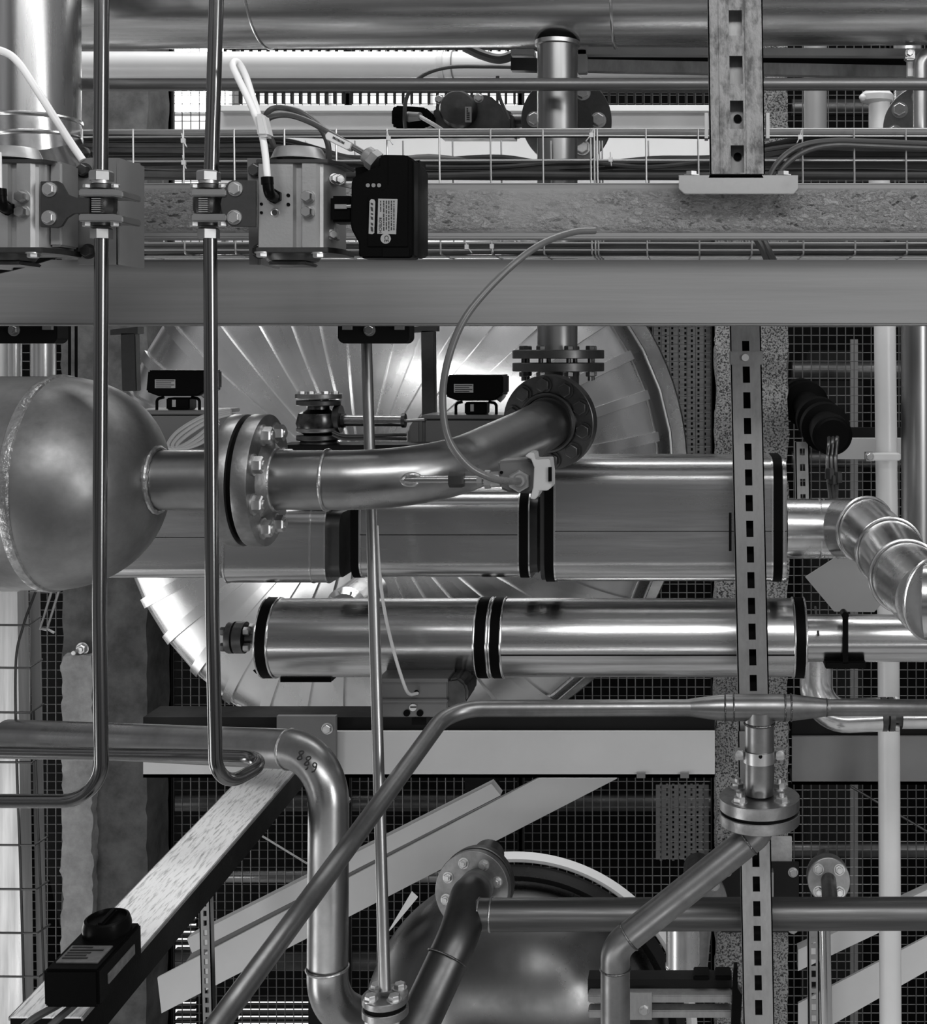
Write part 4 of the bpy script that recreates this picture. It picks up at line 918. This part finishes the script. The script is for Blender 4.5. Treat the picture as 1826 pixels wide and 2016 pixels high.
fin('gland_nut', MB().hex(P(1024, 946, 2.30), (0, -1, 0), .0205, .016), BOLT, t); fin('gland_cap', MB().cyl(P(1024, 946, 2.28), P(1022, 947, 2.262), .0125, .010, n=20), GREYPL, t)
fin('screw', MB().ycyl(P(988, 930, 2.3), 2.297, .003, n=12), RUBBER, t)
# looping cable
o = fin('looping_cable', MB().tube(spline([P(1172, 454, 2.30), P(1125, 458, 2.27), P(1060, 484, 2.22), P(990, 540, 2.18), P(920, 620, 2.15), P(885, 700, 2.14), P(872, 780, 2.14), P(882, 860, 2.14), P(920, 915, 2.15), P(965, 940, 2.17), P(1000, 947, 2.2), P(1022, 947, 2.262)], 12), .0062, 14), surf('cable_grey_glossy', .10, .3, metal=0, var=.2))
tag(o, 'grey flexible cable looping from the flaked beam down to the sensor box', 'cable')

# ================================================================ bent tubes with valves
TUBEM = surf('bent_tube_steel', .2, .2, var=.15, scale=5, stretch=(10, 10, .6), rvar=.05)
def tubething(lab, path, r): 
    o = fin('bent_tube', MB().tube(path, r, 32), TUBEM); return tag(o, lab, 'tube')
r = .0112; D = 2.12
tubething('first upright steel tube at the left, bending left at its lower end', rpath([P(200, 452, D), P(196, 1200, D), P(201, 1577, D), P(-160, 1577, D)], .065, 12), r)
tubething('second upright steel tube, hairpin bent at the bottom and running back left', rpath([P(414, 455, D), P(418, 1200, D), P(426, 1556, D), P(548, 1490, D+.13), P(-160, 1478, D+.17)], [.05, .05, .045], 12), r)
tubething('upper length of the first left tube above its valve', [P(201, -60, D), P(198, 345, D)], r*1.06)
tubething('upper length of the second tube above its valve', [P(428, -60, D), P(416, 345, D)], r*1.06)
def ballvalve(cx, lab, s_=1, top=True):
    D = 2.12; t = thing('ball_valve', lab, 'valve', P(cx, 470, D)); z = (0, 0, 1)
    fin('top_nut', MB().hex(P(cx, 356, D), z, S(23, D), S(20, D)), ZINC, t); fin('collar', MB().cyl(P(cx, 362, D), P(cx, 355, D), S(19, D)), BOLT, t)
    fin('collar', MB().cyl(P(cx, 372, D), P(cx, 364, D), S(24, D)), DFLANGE, t)
    for y0, y1 in ((372, 386), (421, 436)):
        fin('end_plate', MB().pprism([(cx-46, y0), (cx+22, y0), (cx+42, y0+4), (cx+42, y1+3), (cx+22, y1), (cx-46, y1)] if s_ > 0 else [(cx-34, y0), (cx+34, y0), (cx+34, y1), (cx-34, y1)], D-.035, .07), ZINC, t, bevel=.002)
    fin('body', MB().lathe(P(cx, 421, D), z, [(S(26, D), 0), (S(29, D), .006), (S(29, D), S(30, D)), (S(26, D), S(35, D))], 10), DFLANGE, t)
    mb = MB()
    for k in range(7): mb.pbox(cx-20, 390+k*4.3, cx-2, 392+k*4.3, D-.034, .01)
    fin('ribbed_plate', mb, BOLT, t)
    fin('neck', MB().cyl(P(cx, 445, D), P(cx, 435, D), S(24, D)), DFLANGE, t)
    fin('bottom_nut', MB().hex(P(cx, 470, D), z, S(21, D), S(22, D)), ZINC, t)
    for dx in (-28, 28):
        fin('bolt', MB().hex(P(cx+dx, 370, D-.02), z, .007, .006), BOLT, t); fin('bolt', MB().hex(P(cx+dx, 437, D-.02), (0, 0, -1), .008, .008), BOLT, t)
    return t
ballvalve(200, 'small bolted ball valve on the first left tube in front of the flaked beam')
ballvalve(411, 'small bolted ball valve on the second tube beside its bracket', -1)
def printlines(root, o0, ux, uy, n, w_, h_):
    mb = MB()
    for k in range(n):
        q = o0+uy*(h_*(k+.5)/n); l = w_*random.uniform(.55, .95); mb.prism([q, q+ux*l, q+ux*l+uy*h_/n*.45, q+uy*h_/n*.45], ux.cross(uy)*.0006)
    return fin('print_line', mb, INK, root)
def vbracket(poly, bolts, lab):
    D = 2.09; t = thing('valve_bracket', lab, 'bracket', P(poly[0][0], poly[0][1]+60, D))
    fin('plate', MB().pprism(poly, D, .005), DFLANGE, t, bevel=.001)
    for x, y in bolts: bolt_on(t, P(x, y, D), (0, -1, 0), .0098, .007)
vbracket([(79, 357), (113, 356), (122, 361), (134, 383), (150, 389), (176, 389), (176, 420), (146, 421), (132, 430), (122, 446), (112, 449), (79, 447)], ((98, 373), (97, 429)), 'dark shaped bracket joining the left actuator to the first ball valve')
vbracket([(450, 358), (458, 355), (505, 355), (505, 447), (455, 446), (440, 430), (434, 402), (440, 374)], ((464, 372), (462, 428)), 'dark rounded bracket joining the second ball valve to its actuator')
def backplate(x0, x1, lab):
    D = 2.20; t = thing('mounting_plate', lab, 'plate', P((x0+x1)/2, 522, D))
    fin('front_plate', MB().prism([P(x0, 311, D), P(x0+(x1-x0)*.64, 311, D), P(x0+(x1-x0)*.66, 521, D), P(x0+4, 521, D)], (0, .006, 0)), PAINTM, t)
    fin('rear_plate', MB().prism([P(x0+(x1-x0)*.6, 321, D+.10), P(x1, 321, D+.10), P(x1, 522, D+.10), P(x0+(x1-x0)*.6, 522, D+.10)], (0, .006, 0)), PAINTM, t)
    xm = x0+(x1-x0)*.64
    fin('side_web', MB().prism([P(xm, 311, D), P(xm, 521, D), P(xm, 521, D)+V((0, .1, 0)), P(xm, 311, D)+V((0, .1, 0))], (.005, 0, 0)), PAINTM, t)
    for x, y in ((x0+17, 336), (x0+25, 495)): bolt_on(t, P(x, y, D), (0, -1, 0), .0105, .012, mat=DFLANGE)
    return t
t = backplate(150, 274, 'grey angled mounting plate behind the first left tube')
bolt_on(t, P(235, 346, 2.29), (0, -1, 0), .011, .012, mat=RUBBER)
backplate(487, 520, 'grey mounting plate behind the left side of the actuator')

# actuators
def actuator(x0, lab):
    D = 2.10; t = thing('rotary_actuator', lab, 'actuator', P(x0+75, 518, D)); X = lambda u: x0+u
    # body profile in plan (x across, y depth), extruded upright
    z0 = P(0, 487, D).z; z1 = P(0, 322, D).z
    def pl(u, dy): return V((P(X(u), 0, D).x, D+dy, z0))
    prof = [pl(0, .004), pl(3, 0), pl(70, 0), pl(74, .008), pl(84, .008), pl(89, -.002), pl(116, -.002), pl(122, .004), pl(128, .006), pl(136, .016), pl(142, .034), pl(142, .10), pl(0, .10)]
    fin('body', MB().prism(prof, (0, 0, z1-z0)), ALU, t, sharp=25)
    rim = [pl(-2, -.002), pl(140, -.004), pl(148, .01), pl(158, .03), pl(158, .104), pl(-2, .104)]
    fin('top_rim', MB().prism([p+V((0, 0, z1-z0)) for p in rim], (0, 0, .007)), DFLANGE, t, bevel=.001)
    fin('bottom_rim', MB().prism([p-V((0, 0, .009)) for p in rim], (0, 0, .009)), DFLANGE, t, bevel=.001)
    cm = P(X(82), 316, D+.05)
    fin('top_cap', MB().lathe(cm, (0, 0, 1), [(S(56, D), 0), (S(54, D), .003), (S(47, D), .017), (S(44, D), .020), (0, .0215)], 48, False), ALU, t)
    fin('bottom_cap', MB().lathe(P(X(70), 495, D+.05), (0, 0, -1), [(S(58, D), 0), (S(58, D), .006), (S(50, D), .017), (0, .019)], 48, False), DFLANGE, t)
    fin('bottom_foot', MB().pbox(X(20), 514, X(95), 521, D+.02, .07), DFLANGE, t, bevel=.002)
    for x, y in ((100, 388), (100, 418)): bolt_on(t, P(X(x), y, D-.002), (0, -1, 0), .0095, .013, mat=ZINC)
    for x, y, r_ in ((62, 385, 3.5), (62, 403, 3.5), (9, 402, 3), (9, 419, 3)): fin('screw_hole', MB().ycyl(P(X(x), y, D+.002), D-.0016, S(r_, D), n=16), RUBBER, t)
    fin('port', MB().lathe(P(X(35), 419, D+.0005), (0, -1, 0), [(S(10, D), 0), (S(8, D), .002), (S(6, D), .001)], 24, False), ZINC, t); fin('port_plug', MB().ycyl(P(X(35), 419, D+.002), D-.0012, S(5, D), n=16), DFLANGE, t)
    for x, y in ((10, 493), (121, 494)): bolt_on(t, P(X(x), y+3, D+.006), (0, 0, -1), .010, .007)
    return t
t = actuator(507, 'boxy aluminium actuator between second tube and black positioner')
for y in (350, 460):
    fin('side_strap', MB().pprism([(653, y-8), (659, y-8), (660, y+6), (692, y+16), (692, y+20), (654, y+12)] if y < 400 else [(653, y-12), (659, y-12), (664, y+10), (656, y+14)], 2.13, .02), ZINC, t)
for x, y in ((659, 352), (668, 354), (654, 462)): bolt_on(t, P(x, y, 2.12), (.6, -1, 0), .0072, .008)
t = actuator(-55, 'boxy aluminium actuator cut off by the left edge')
fin('side_cover', MB().pbox(98, 318, 121, 485, 2.12, .06), ALU, t, bevel=.003)
def pushfit(x, y, lab, dirx=1):
    t = thing('push_fit_elbow', lab, 'fitting', P(x, y+35, 2.06))
    fin('collar', MB().cyl(P(x-8, y, 2.06), P(x-7, y+14, 2.06), S(12, 2.06), n=24), BLACK, t)
    fin('elbow', MB().tube(rpath([P(x-7, y+8, 2.06), P(x-4, y+34, 2.06), P(x+9*dirx, y+40, 2.10)], .018, 6), S(10.5, 2.06), 20), BLACK, t)
    fin('hex_base', MB().hex(P(x+8*dirx, y+38, 2.10), (0, -1, 0), .0125, .01), BLACK, t)
pushfit(534, 349, 'black push-fit elbow on the actuator face below the white tube')
pushfit(8, 372, 'black push-fit elbow on the left edge actuator', 1)
# white tubes
o = fin('white_tube', MB().tube(spline([P(527, 352, 2.06), P(522, 300, 2.06), P(515, 262, 2.06), P(498, 215, 2.06), P(472, 160, 2.06), P(459, 133, 2.06), P(460, 122, 2.07), P(470, 124, 2.08), P(484, 150, 2.09), P(497, 190, 2.09), P(508, 225, 2.09), P(514, 262, 2.09)], 10), S(6.8, 2.06), 14), TUBEW)
tag(o, 'white plastic tube looping up from the black fitting beside the second tube', 'tube')
o = fin('tube_sleeve', MB().prism([P(500, 224, 2.045), P(518, 222, 2.045), P(529, 268, 2.045), P(506, 268, 2.045)], (0, .03, 0)), TIE, bevel=.004); tag(o, 'white sleeve holding both legs of the looped white tube together', 'sleeve')
o = fin('white_tube', MB().tube(spline([P(-40, 90, 2.2), P(8, 102, 2.2), P(35, 122, 2.2), P(65, 165, 2.2), P(100, 220, 2.2), P(135, 275, 2.2), P(163, 316, 2.2)], 10), S(7.5, 2.2), 14), TUBEW)
tag(o, 'white plastic tube arcing down over the big duct at the top left', 'tube')
o = fin('white_tube', MB().tube([P(-2, 300, 2.05), P(-1, 370, 2.05)], S(5, 2.05), 12), TUBEW); tag(o, 'white tube end barely visible on the left edge above the black elbow', 'tube')

# positioner
D = 2.06
t = thing('valve_positioner', 'black faceted positioner box with white labels and CE mark right of the actuator', 'positioner', P(762, 508, D))
fin('case', MB().pprism([(746, 308), (752, 304), (800, 305), (815, 314), (815, 505), (806, 508), (710, 508), (706, 500), (706, 478), (692, 452), (690, 440), (692, 354), (696, 348), (745, 326)], D, .05), BLACK, t, bevel=.004)
fin('cover_side', MB().prism([P(812, 312, D+.006), P(822, 318, D+.03), P(831, 334, D+.05), P(831, 500, D+.05), P(824, 505, D+.03), P(812, 506, D+.006)], (0, .05, 0)), BLACK, t, bevel=.003)
fin('back_case', MB().pprism([(700, 330), (826, 315), (828, 500), (708, 505)], D+.05, .05), BLACK, t)
fin('raised_panel', MB().pprism([(764, 306), (804, 306), (803, 486), (724, 486), (724, 388), (752, 376), (764, 364)], D-.0022, .003), BLACK, t, bevel=.001)
for x in (725, 736, 747): fin('indicator_light', MB().ycyl(P(x, 365, D-.0005), D-.002, S(4, D), n=16), GREYPL, t)
fin('label_strip', MB().pprism([(728, 396), (731, 392), (737, 393), (739, 397), (737, 459), (733, 461), (726, 460)], D-.0030, .001), LABEL, t)
fin('nameplate', MB().pprism([(745, 391), (783, 392), (780, 461), (743, 460)], D-.0032, .001), LABEL, t)
mb = MB()
for k, x in enumerate((750, 756, 761, 766, 771, 776)):
    y = 395
    random.seed(k+3)
    while y < (417 if k == 0 else 452):
        l = random.uniform(2, 9); mb.pbox(x-1.1, y, x+.9, min(y+l, 456), D-.0038, .0006); y += l+random.uniform(1, 2.4)
fin('print_line', mb, INK, t)
text(t, 'ROTECH', P(749, 443, D-.0036), .0062, INK, rot=-PI/2)
mb = MB()
for y, l in ((399, 5), (407, 9), (419, 4), (426, 7), (438, 6), (446, 10)): mb.pprism([(730, y), (734, y+1), (735, y+l), (731, y+l-1)], D-.0036, .0006)
fin('smudged_mark', mb, INK, t)
fin('mark_disc', MB().ycyl(P(760, 470, D-.002), D-.0033, S(10, D), n=32), LABEL, t)
text(t, 'CE', P(761, 470, D-.0036), .0095, INK, rot=-PI/2)
fin('gland', MB().hex(P(742, 320, D+.03), (P(722, 304, D)-P(742, 320, D)), .018, .015), GREYPL, t)
fin('gland_nut', MB().lathe(P(732, 311, D+.03), (P(722, 304, D)-P(742, 320, D)), [(.012, 0), (.015, .002), (.014, .012), (.007, .016)], 24), GREYPL, t)
fin('coupling_shaft', MB().pbox(650, 385, 694, 437, D+.04, .05), BLACK, t, bevel=.004); fin('shaft_pin', MB().pbox(659, 402, 683, 411, D+.036, .006), ZINC, t); fin('shaft_tip', MB().cyl(P(683, 406, D+.038), P(692, 406, D+.038), .003), ZINC, t)
fin('lower_recess', MB().pbox(754, 488, 806, 505, D-.002, .003), RUBBER, t)
o = fin('signal_cable', MB().tube(spline([P(724, 306, D+.03), P(690, 286, D+.03), P(650, 262, D+.03), P(610, 240, D+.04), P(570, 227, D+.05), P(535, 230, D+.06), P(526, 245, D+.07), P(540, 290, D+.09), P(555, 320, D+.12)], 10), S(6, D), 12), CABLE)
tag(o, 'dark signal cable with white tag running up left from the positioner', 'cable')
o = fin('signal_cable', MB().tube(spline([P(520, 250, D+.10), P(527, 222, D+.09), P(548, 212, D+.09), P(590, 220, D+.08), P(625, 245, D+.08), P(645, 280, D+.09), P(648, 320, D+.1)], 10), S(6, D), 12), CABLE)
tag(o, 'second dark cable arching over and dropping behind the actuator', 'cable')
t = thing('cable_marker', 'white marker sleeve on the dark signal cable above the positioner', 'tag', P(667, 278, D))
fin('sleeve', MB().prism([P(640, 266, D+.018), P(646, 259, D+.018), P(692, 282, D+.018), P(688, 293, D+.018), P(682, 294, D+.018), P(642, 274, D+.018)], (0, .025, 0)), TIE, t, bevel=.0008)
mb = MB()
for k in range(9): mb.prism([P(656+k*2.6, 268+k*1.35, D+.0172), P(657.6+k*2.6, 269+k*1.35, D+.0172), P(656.6+k*2.6, 273.5+k*1.35, D+.0172), P(655+k*2.6, 272.6+k*1.35, D+.0172)], (0, .001, 0))
fin('marking', mb, INK, t)
o = fin('black_hose', MB().tube(spline([P(-60, 540, 2.35), P(0, 530, 2.34), P(60, 515, 2.32), P(120, 497, 2.3), P(175, 488, 2.28)], 8), .008, 12), RUBBER); tag(o, 'black hose running from the left edge under the first actuator', 'hose')
o = fin('label_tag', MB().prism([P(-30, 516, 2.25), P(26, 521, 2.25), P(22, 532, 2.25), P(-30, 528, 2.25)], (0, .004, 0)), LABEL); tag(o, 'pale flat tag at the left edge below the actuator', 'tag')

# ================================================================ lower pipework
# DN80 pipe with hand-written size
D = 2.85
t = thing('elbow_pipe', 'thick pipe coming from the left, bending down and curving away at the bottom', 'pipe', P(645, 1960, D))
r = S(39, D)
EP = [P(14, 1451, 3.3), P(648, 1478, 2.86), P(645, 1975, 2.80), P(775, 2045, 2.92)]
path = rpath(EP, [.115, .115], 16)
ebm = MB().tube(path, r, 56); fin('pipe_body', ebm, STEEL, t)
d1 = (EP[1]-EP[0]).normalized(); 
for p, a in ((EP[1]-d1*.115, d1), (EP[1]-V((0, 0, .115)), V((0, 0, 1))), (EP[2]+V((0, 0, .078)), V((0, 0, 1)))): ringpart(t, p, a, r, .0032, 'weld_seam', WELD)
bv = BVHTree.FromPolygons([tuple(v) for v in ebm.v], [tuple(f) for f in ebm.f])
def project(px, lift=.0006):
    o_ = V((0, 0, EYE)); out = []
    for x, y in px:
        dr = (P(x, y, 3)-o_).normalized(); h = bv.ray_cast(o_, dr)
        if h[0]: out.append(h[0]-dr*lift)
    return out
def eight(cx, cy, w_=4.2, h_=8.5): return [(cx+w_*math.sin(2*a)-.35*(-h_*math.cos(a))*.9, cy-h_*math.cos(a)) for a in [2*PI*k/24 for k in range(25)]]
def nine(cx, cy): return [(cx+4+3.8*math.cos(a), cy-4+4.2*math.sin(a)) for a in [2*PI*k/14 for k in range(15)]]+[(cx+6.5, cy+2), (cx+3, cy+8), (cx-2, cy+10)]
glyphs = [eight(592, 1487), eight(606, 1498), [(606, 1509), (605, 1513), (602, 1515)], nine(616, 1510)]
for g in glyphs:
    pp = project(g)
    if len(pp) > 1: fin('handwritten_digit', MB().tube(spline(pp, 5), .0016, 6), INK, t)

# tee line: horizontal small pipe with diagonal leg
D = 2.72
t = thing('tee_pipe', 'slim pipe crossing from the right, bending down left as a long diagonal', 'pipe', P(1100, 1420, D))
r = S(16.2, D)
fin('pipe_body', MB().tube(rpath([P(1385, 1393, D), P(885, 1395, D-.02), P(360, 2110, 1.78)], .09, 12), r, 36), TEEST, t)
fin('reducer', MB().lathe(P(1355, 1393, D), (1, 0, 0), [(r, 0), (r*1.1, S(10, D)), (S(25, D), S(62, D)), (S(26, D), S(75, D)), (S(26, D), S(165, D)), (S(25, D), S(210, D)), (r*1.1, S(268, D)), (r, S(280, D))], 48, False), TEEST, t)
fin('pipe_body', MB().cyl(P(1630, 1393, D), P(2500, 1393, D), r, n=36), TEEST, t)
for x in (1428, 1445, 1546, 1558, 1628): ringpart(t, P(x, 1393, D), (1, 0, 0), S(25.6, D) if x < 1600 else r, .0022, 'weld_seam', BEADD)
fin('branch', MB().cyl(P(1496, 1400, D), P(1496, 1562, D), S(29, D), n=44), TEEST, t)
ringpart(t, P(1496, 1424, D), (0, 0, 1), S(29, D), .003, 'weld_seam', BEADD)
def topflange(t, c, Rm, th, n, rb, br, gap, mat=FLANGE, both=True):
    f_ = fin('flange', MB().lathe(c-V((0, 0, th)), (0, 0, 1), [(Rm-.0015, 0), (Rm, .0015), (Rm, th-.0015), (Rm-.0015, th)], 72), mat, t)
    for k in range(n):
        a = PI/n+2*PI*k/n; p = c+V((math.cos(a), math.sin(a), 0))*rb
        bolt_on(f_, p, (0, 0, 1), br, br*.8, stud=br*.8)
topflange(t, P(1496, 1566, D), S(79, D), S(24, D), 4, S(58, D), .0135, 0)
tag(fin('gasket', MB().cyl(P(1496, 1590, D), P(1496, 1596, D), S(74, D), n=56), RUBBER), 'black gasket between the two flanges below the tee', 'gasket')
t = thing('pipe_clamp', 'zinc pipe clamp with two screw ears around the upright branch of the tee', 'clamp', P(1496, 1500, D))
fin('ring', MB().lathe(P(1496, 1499, D), (0, 0, 1), [(S(29, D), 0), (S(32, D), 0), (S(32, D), S(23, D)), (S(29, D), S(23, D))], 48, False), ZINC, t)
for s_ in (-1, 1):
    fin('ear', MB().box(P(1496+s_*40, 1484, D), (.018, .02, .022)), ZINC, t, bevel=.002); fin('screw', MB().lathe(P(1496+s_*40, 1484, D-.01), (0, -1, 0), [(.008, 0), (.008, .004), (.004, .005)], 20), BOLT, t)
fin('stamp_hole', MB().cyl(P(1498, 1490, D-S(31.5, D)), P(1498, 1490, D-S(32.8, D)), .004, n=14), RUBBER, t)
t = thing('sloping_pipe', 'pipe falling from the flange diagonally left then straight down', 'pipe', P(1212, 2016, D))
fin('pipe_body', MB().tube(rpath([P(1496, 1600, D), P(1498, 1636, D), P(1212, 1865, D-.05), P(1212, 2120, D-.05)], [.04, .05], 10), S(28.5, D), 40), TEEST, t)
topflange(t, P(1496, 1596, D), S(79, D), S(22, D), 0, 0, 0, 0)
q0 = P(1498, 1636, D); q1 = P(1212, 1865, D-.05); dd = (q1-q0).normalized()
for p, a in ((q0+dd*.035, dd), (q1-dd*.035, dd), (q1-V((0, 0, .045)), V((0, 0, 1)))): ringpart(t, p, a, S(28.5, D), .0025, 'weld_seam', BEADD)

# flanged dark pipe with right branch
t = thing('branch_pipe', 'dark pipe from the round flange toward the viewer with a long branch to the right', 'pipe', P(880, 1900, 3.0))
fc = P(938, 1742, 3.35)
R_ = S(73, 3.35)
flange(t, fc+V((0, -.02, 0)), (-.12, -1, .18), R_, .03, S(53, 3.35), 8, .0115, phase=.35, mat=FLANGE, stud=.007)
fin('back_flange', MB().lathe(fc+V((.004, .02, -.004)), (-.12, -1, .18), [(R_*.98, 0), (R_, .003), (R_, .03), (R_*.98, .033)], 56), DFLANGE, t)
fin('pipe_body', MB().tube(rpath([P(940, 1745, 3.33), P(925, 1766, 3.02), P(905, 1840, 2.90), P(770, 2130, 2.72)], [.05, .1], 10), [S(38, 3.0)]*2+[S(39, 3.0)]*21, 48), DARKSTEEL, t)
fin('branch', MB().cyl(P(915, 1801, 2.96), P(2500, 1797, 2.96), S(31, 2.96), n=48), surf('dim_pipe_steel', .11, .42, var=.25, scale=6, stretch=(.6, 14, 14)), t)
for x in (943, 967): ringpart(t, P(x, 1801, 2.96), (1, 0, 0), S(31, 2.96), .0025, 'weld_seam', WELD)
ringpart(t, P(880, 1886, 2.86), (P(905, 1840, 2.90)-P(770, 2130, 2.72)), S(38, 3.0), .002, 'weld_seam', BEADD)
# inner neck under flange face
fin('neck', MB().cyl(fc, fc+V((.0, .2, .0)), S(33, 3.35)), DARKSTEEL, t)

# diagonal trunking with isolator switch
a = P(90, 2005, 2.05); b = P(606, 1440, 3.4)
t = thing('cable_trunking', 'square metal trunking sloping up right with a spangled bright top face', 'trunking', P(300, 1800, 2.5))
dv = (b-a).normalized(); sd = V((0, 0, 1)).cross(dv).normalized(); up = dv.cross(sd).normalized()
Wd = .115; Hh = .062
def slab(o0, wv, hv, mat, nm, L0=0, L1=.885):
    p0 = a.lerp(b, L0); p1 = a.lerp(b, L1); vs = []
    for q in (p0, p1):
        vs += [q+o0, q+o0+wv, q+o0+wv+hv, q+o0+hv]
    mb = MB().add(vs, [(0, 1, 2, 3), (4, 7, 6, 5), (0, 4, 5, 1), (1, 5, 6, 2), (2, 6, 7, 3), (3, 7, 4, 0)]); return fin(nm, mb, mat, t)
mpn = [n_ for n_ in SPARK.node_tree.nodes if n_.type == 'MAPPING'][0]; mpn.vector_type = 'TEXTURE'
mpn.inputs['Rotation'].default_value = tuple(Matrix((dv, sd, up)).transposed().to_euler()); mpn.inputs['Scale'].default_value = (7, 1, 1)
slab(-sd*Wd*.5, sd*Wd, up*.003, SPARK, 'top_cover')
slab(-sd*Wd*.5-up*.004, -sd*.003, up*.006, RAIL, 'edge_lip'); slab(sd*Wd*.5-up*.004, sd*.003, up*.006, RAIL, 'edge_lip')
slab(-sd*Wd*.5-up*Hh, sd*Wd, up*Hh, BLACK, 'trough')
# isolator
t = thing('isolator_switch', 'black isolator switch box with rotary knob at the lower left on the trunking', 'switch', P(185, 1960, 2.0))
cc = P(186, 1897, 2.02)
def ob(c, sx_, sy_, sz_, mat, nm, root, bv_=.003):
    mb = MB(); vs = [c+dv*(i*sx_/2)+sd*(j*sy_/2)+up*(k*sz_/2) for i in (-1, 1) for j in (-1, 1) for k in (-1, 1)]
    mb.add(vs, [(0,1,3,2),(4,6,7,5),(0,4,5,1),(2,3,7,6),(0,2,6,4),(1,5,7,3)]); return fin(nm, mb, mat, root, bevel=bv_)
base = cc
ob(base, .15, .085, .06, BLACK, 'box', t, .004)
ob(base-dv*.03+up*.031, .05, .065, .002, DULL, 'top_label', t, 0)
ob(base+dv*.0-sd*.0435, .09, .002, .016, DULL, 'side_label', t, 0)
ob(base+sd*.0435, .09, .002, .016, DULL, 'side_label', t, 0)
printlines(t, base-dv*.05+sd*.028+up*.0325, -sd, dv, 5, .056, .04)
fin('knob', MB().lathe(base+dv*.045+up*.03, up, [(.037, 0), (.037, .012), (.034, .022), (.030, .024), (.028, .018), (0, .018)], 32, False), BLACK, t)
ob(base+dv*.045+up*.05, .055, .012, .012, BLACK, 'grip', t)
for i in range(2):
    o = fin('cable', MB().tube(spline([P(150-20*i*-1, 1950, 2.02), P(120+30*i, 1975, 2.0), P(60+50*i, 2010, 1.98), P(20+50*i, 2050, 1.96)]), .006, 10), CABLE); tag(o, ['left of two cables leaving the black isolator switch', 'right of two cables leaving the black isolator switch'][i], 'cable')
t = thing('wall_bracket', 'small steel angle bracket with a hex bolt at bottom left', 'bracket', P(180, 2010, 2.6))
fin('plate', MB().pprism([(150, 1966), (214, 1966), (214, 1985), (206, 2060), (140, 2060), (140, 1990)], 2.6, .006), DARKSTEEL, t); bolt_on(t, P(185, 1980, 2.6), (0, -1, 0), .011, .009)

# left vertical duct with wire ladder
D = 3.6
t = thing('flat_duct', 'pale upright flat duct along the left edge behind the wire basket', 'duct', P(0, 2016, D))
fin('front_face', MB().pprism([(-80, 1165), (34, 1165), (46, 2100), (-80, 2100)], D, .06), surf('duct_sheet', .42, .35, metal=.6, var=.25, scale=4, stretch=(8, 8, .5)), t)
tag(fin('dark_cover_strip', MB().pprism([(58, 1165), (76, 1165), (92, 2100), (76, 2100)], D+.1, .01), PAINTM), 'dark upright strip right of the pale flat duct', 'strip')
t = thing('wire_basket', 'upright wire basket tray with bent cross wires at the left edge', 'tray', P(30, 2016, 3.3))
D = 3.3
fin('upright_wire', MB().tube(spline([P(70, 1165, D), P(45, 1235, D), P(31, 1310, D), P(33, 1500, D), P(40, 1700, D), P(50, 2060, D)]), .0032, 6), DARKSTEEL, t)
for i, y in enumerate((1230, 1314, 1402, 1500, 1585, 1663, 1750, 1836, 1922)):
    o_ = i*2.6
    fin('cross_wire', MB().tube([P(-60, y, D), P(55+o_, y+1, D), P(68+o_, y-8, D+.05), P(80+o_, y-16, D+.1)], .003, 6), DARKSTEEL, t)
fin('upright_wire', MB().tube([P(66, 1400, D+.05), P(92, 2060, D+.05)], .003, 6), DARKSTEEL, t)
for x in (103, 117):
    o = fin('bent_wire', MB().tube([P(x, 1160, 3.4), P(x-24, 1238, 3.4), P(x-10, 1246 if x > 110 else 1240, 3.4)], .0035, 6), WIRE); tag(o, ['inner thin bent wire under the vessel at left', 'outer thin bent wire under the vessel at left'][x > 110], 'wire')
# left upper background behind bracket
for i, (x0, x1, m) in enumerate(((-60, 12, WHITEP), (16, 42, CLAD), (62, 108, CLAD))):
    o = fin('upright_pipe', MB().cyl(P((x0+x1)/2, 560, 4.2), P((x0+x1)/2, 1000, 4.2), S((x1-x0)/2, 4.2)), m); tag(o, ['white upright pipe at the very left edge above the vessel', 'slim bright upright pipe second from the left above the vessel', 'broad bright upright pipe third from the left above the vessel'][i], 'pipe')
for x in (137, 150):
    o = fin('upright_cable', MB().cyl(P(x, 560, 4.3), P(x, 900, 4.3), .005, n=8), RUBBER); tag(o, ['left thin black cable down the pillar above the vessel', 'right thin black cable down the pillar above the vessel'][x > 140], 'cable')
# slim slotted rails in front of left mesh
t = thing('slotted_post', 'narrow upright slotted post in front of the left mesh and brace', 'post', P(402, 2016, 4.3))
fin('rail', railmesh(402, 1740, 410, 2080, 22, 7, slots(1755, 19, 11, 16), 4.3, .03), STEELZ, t)
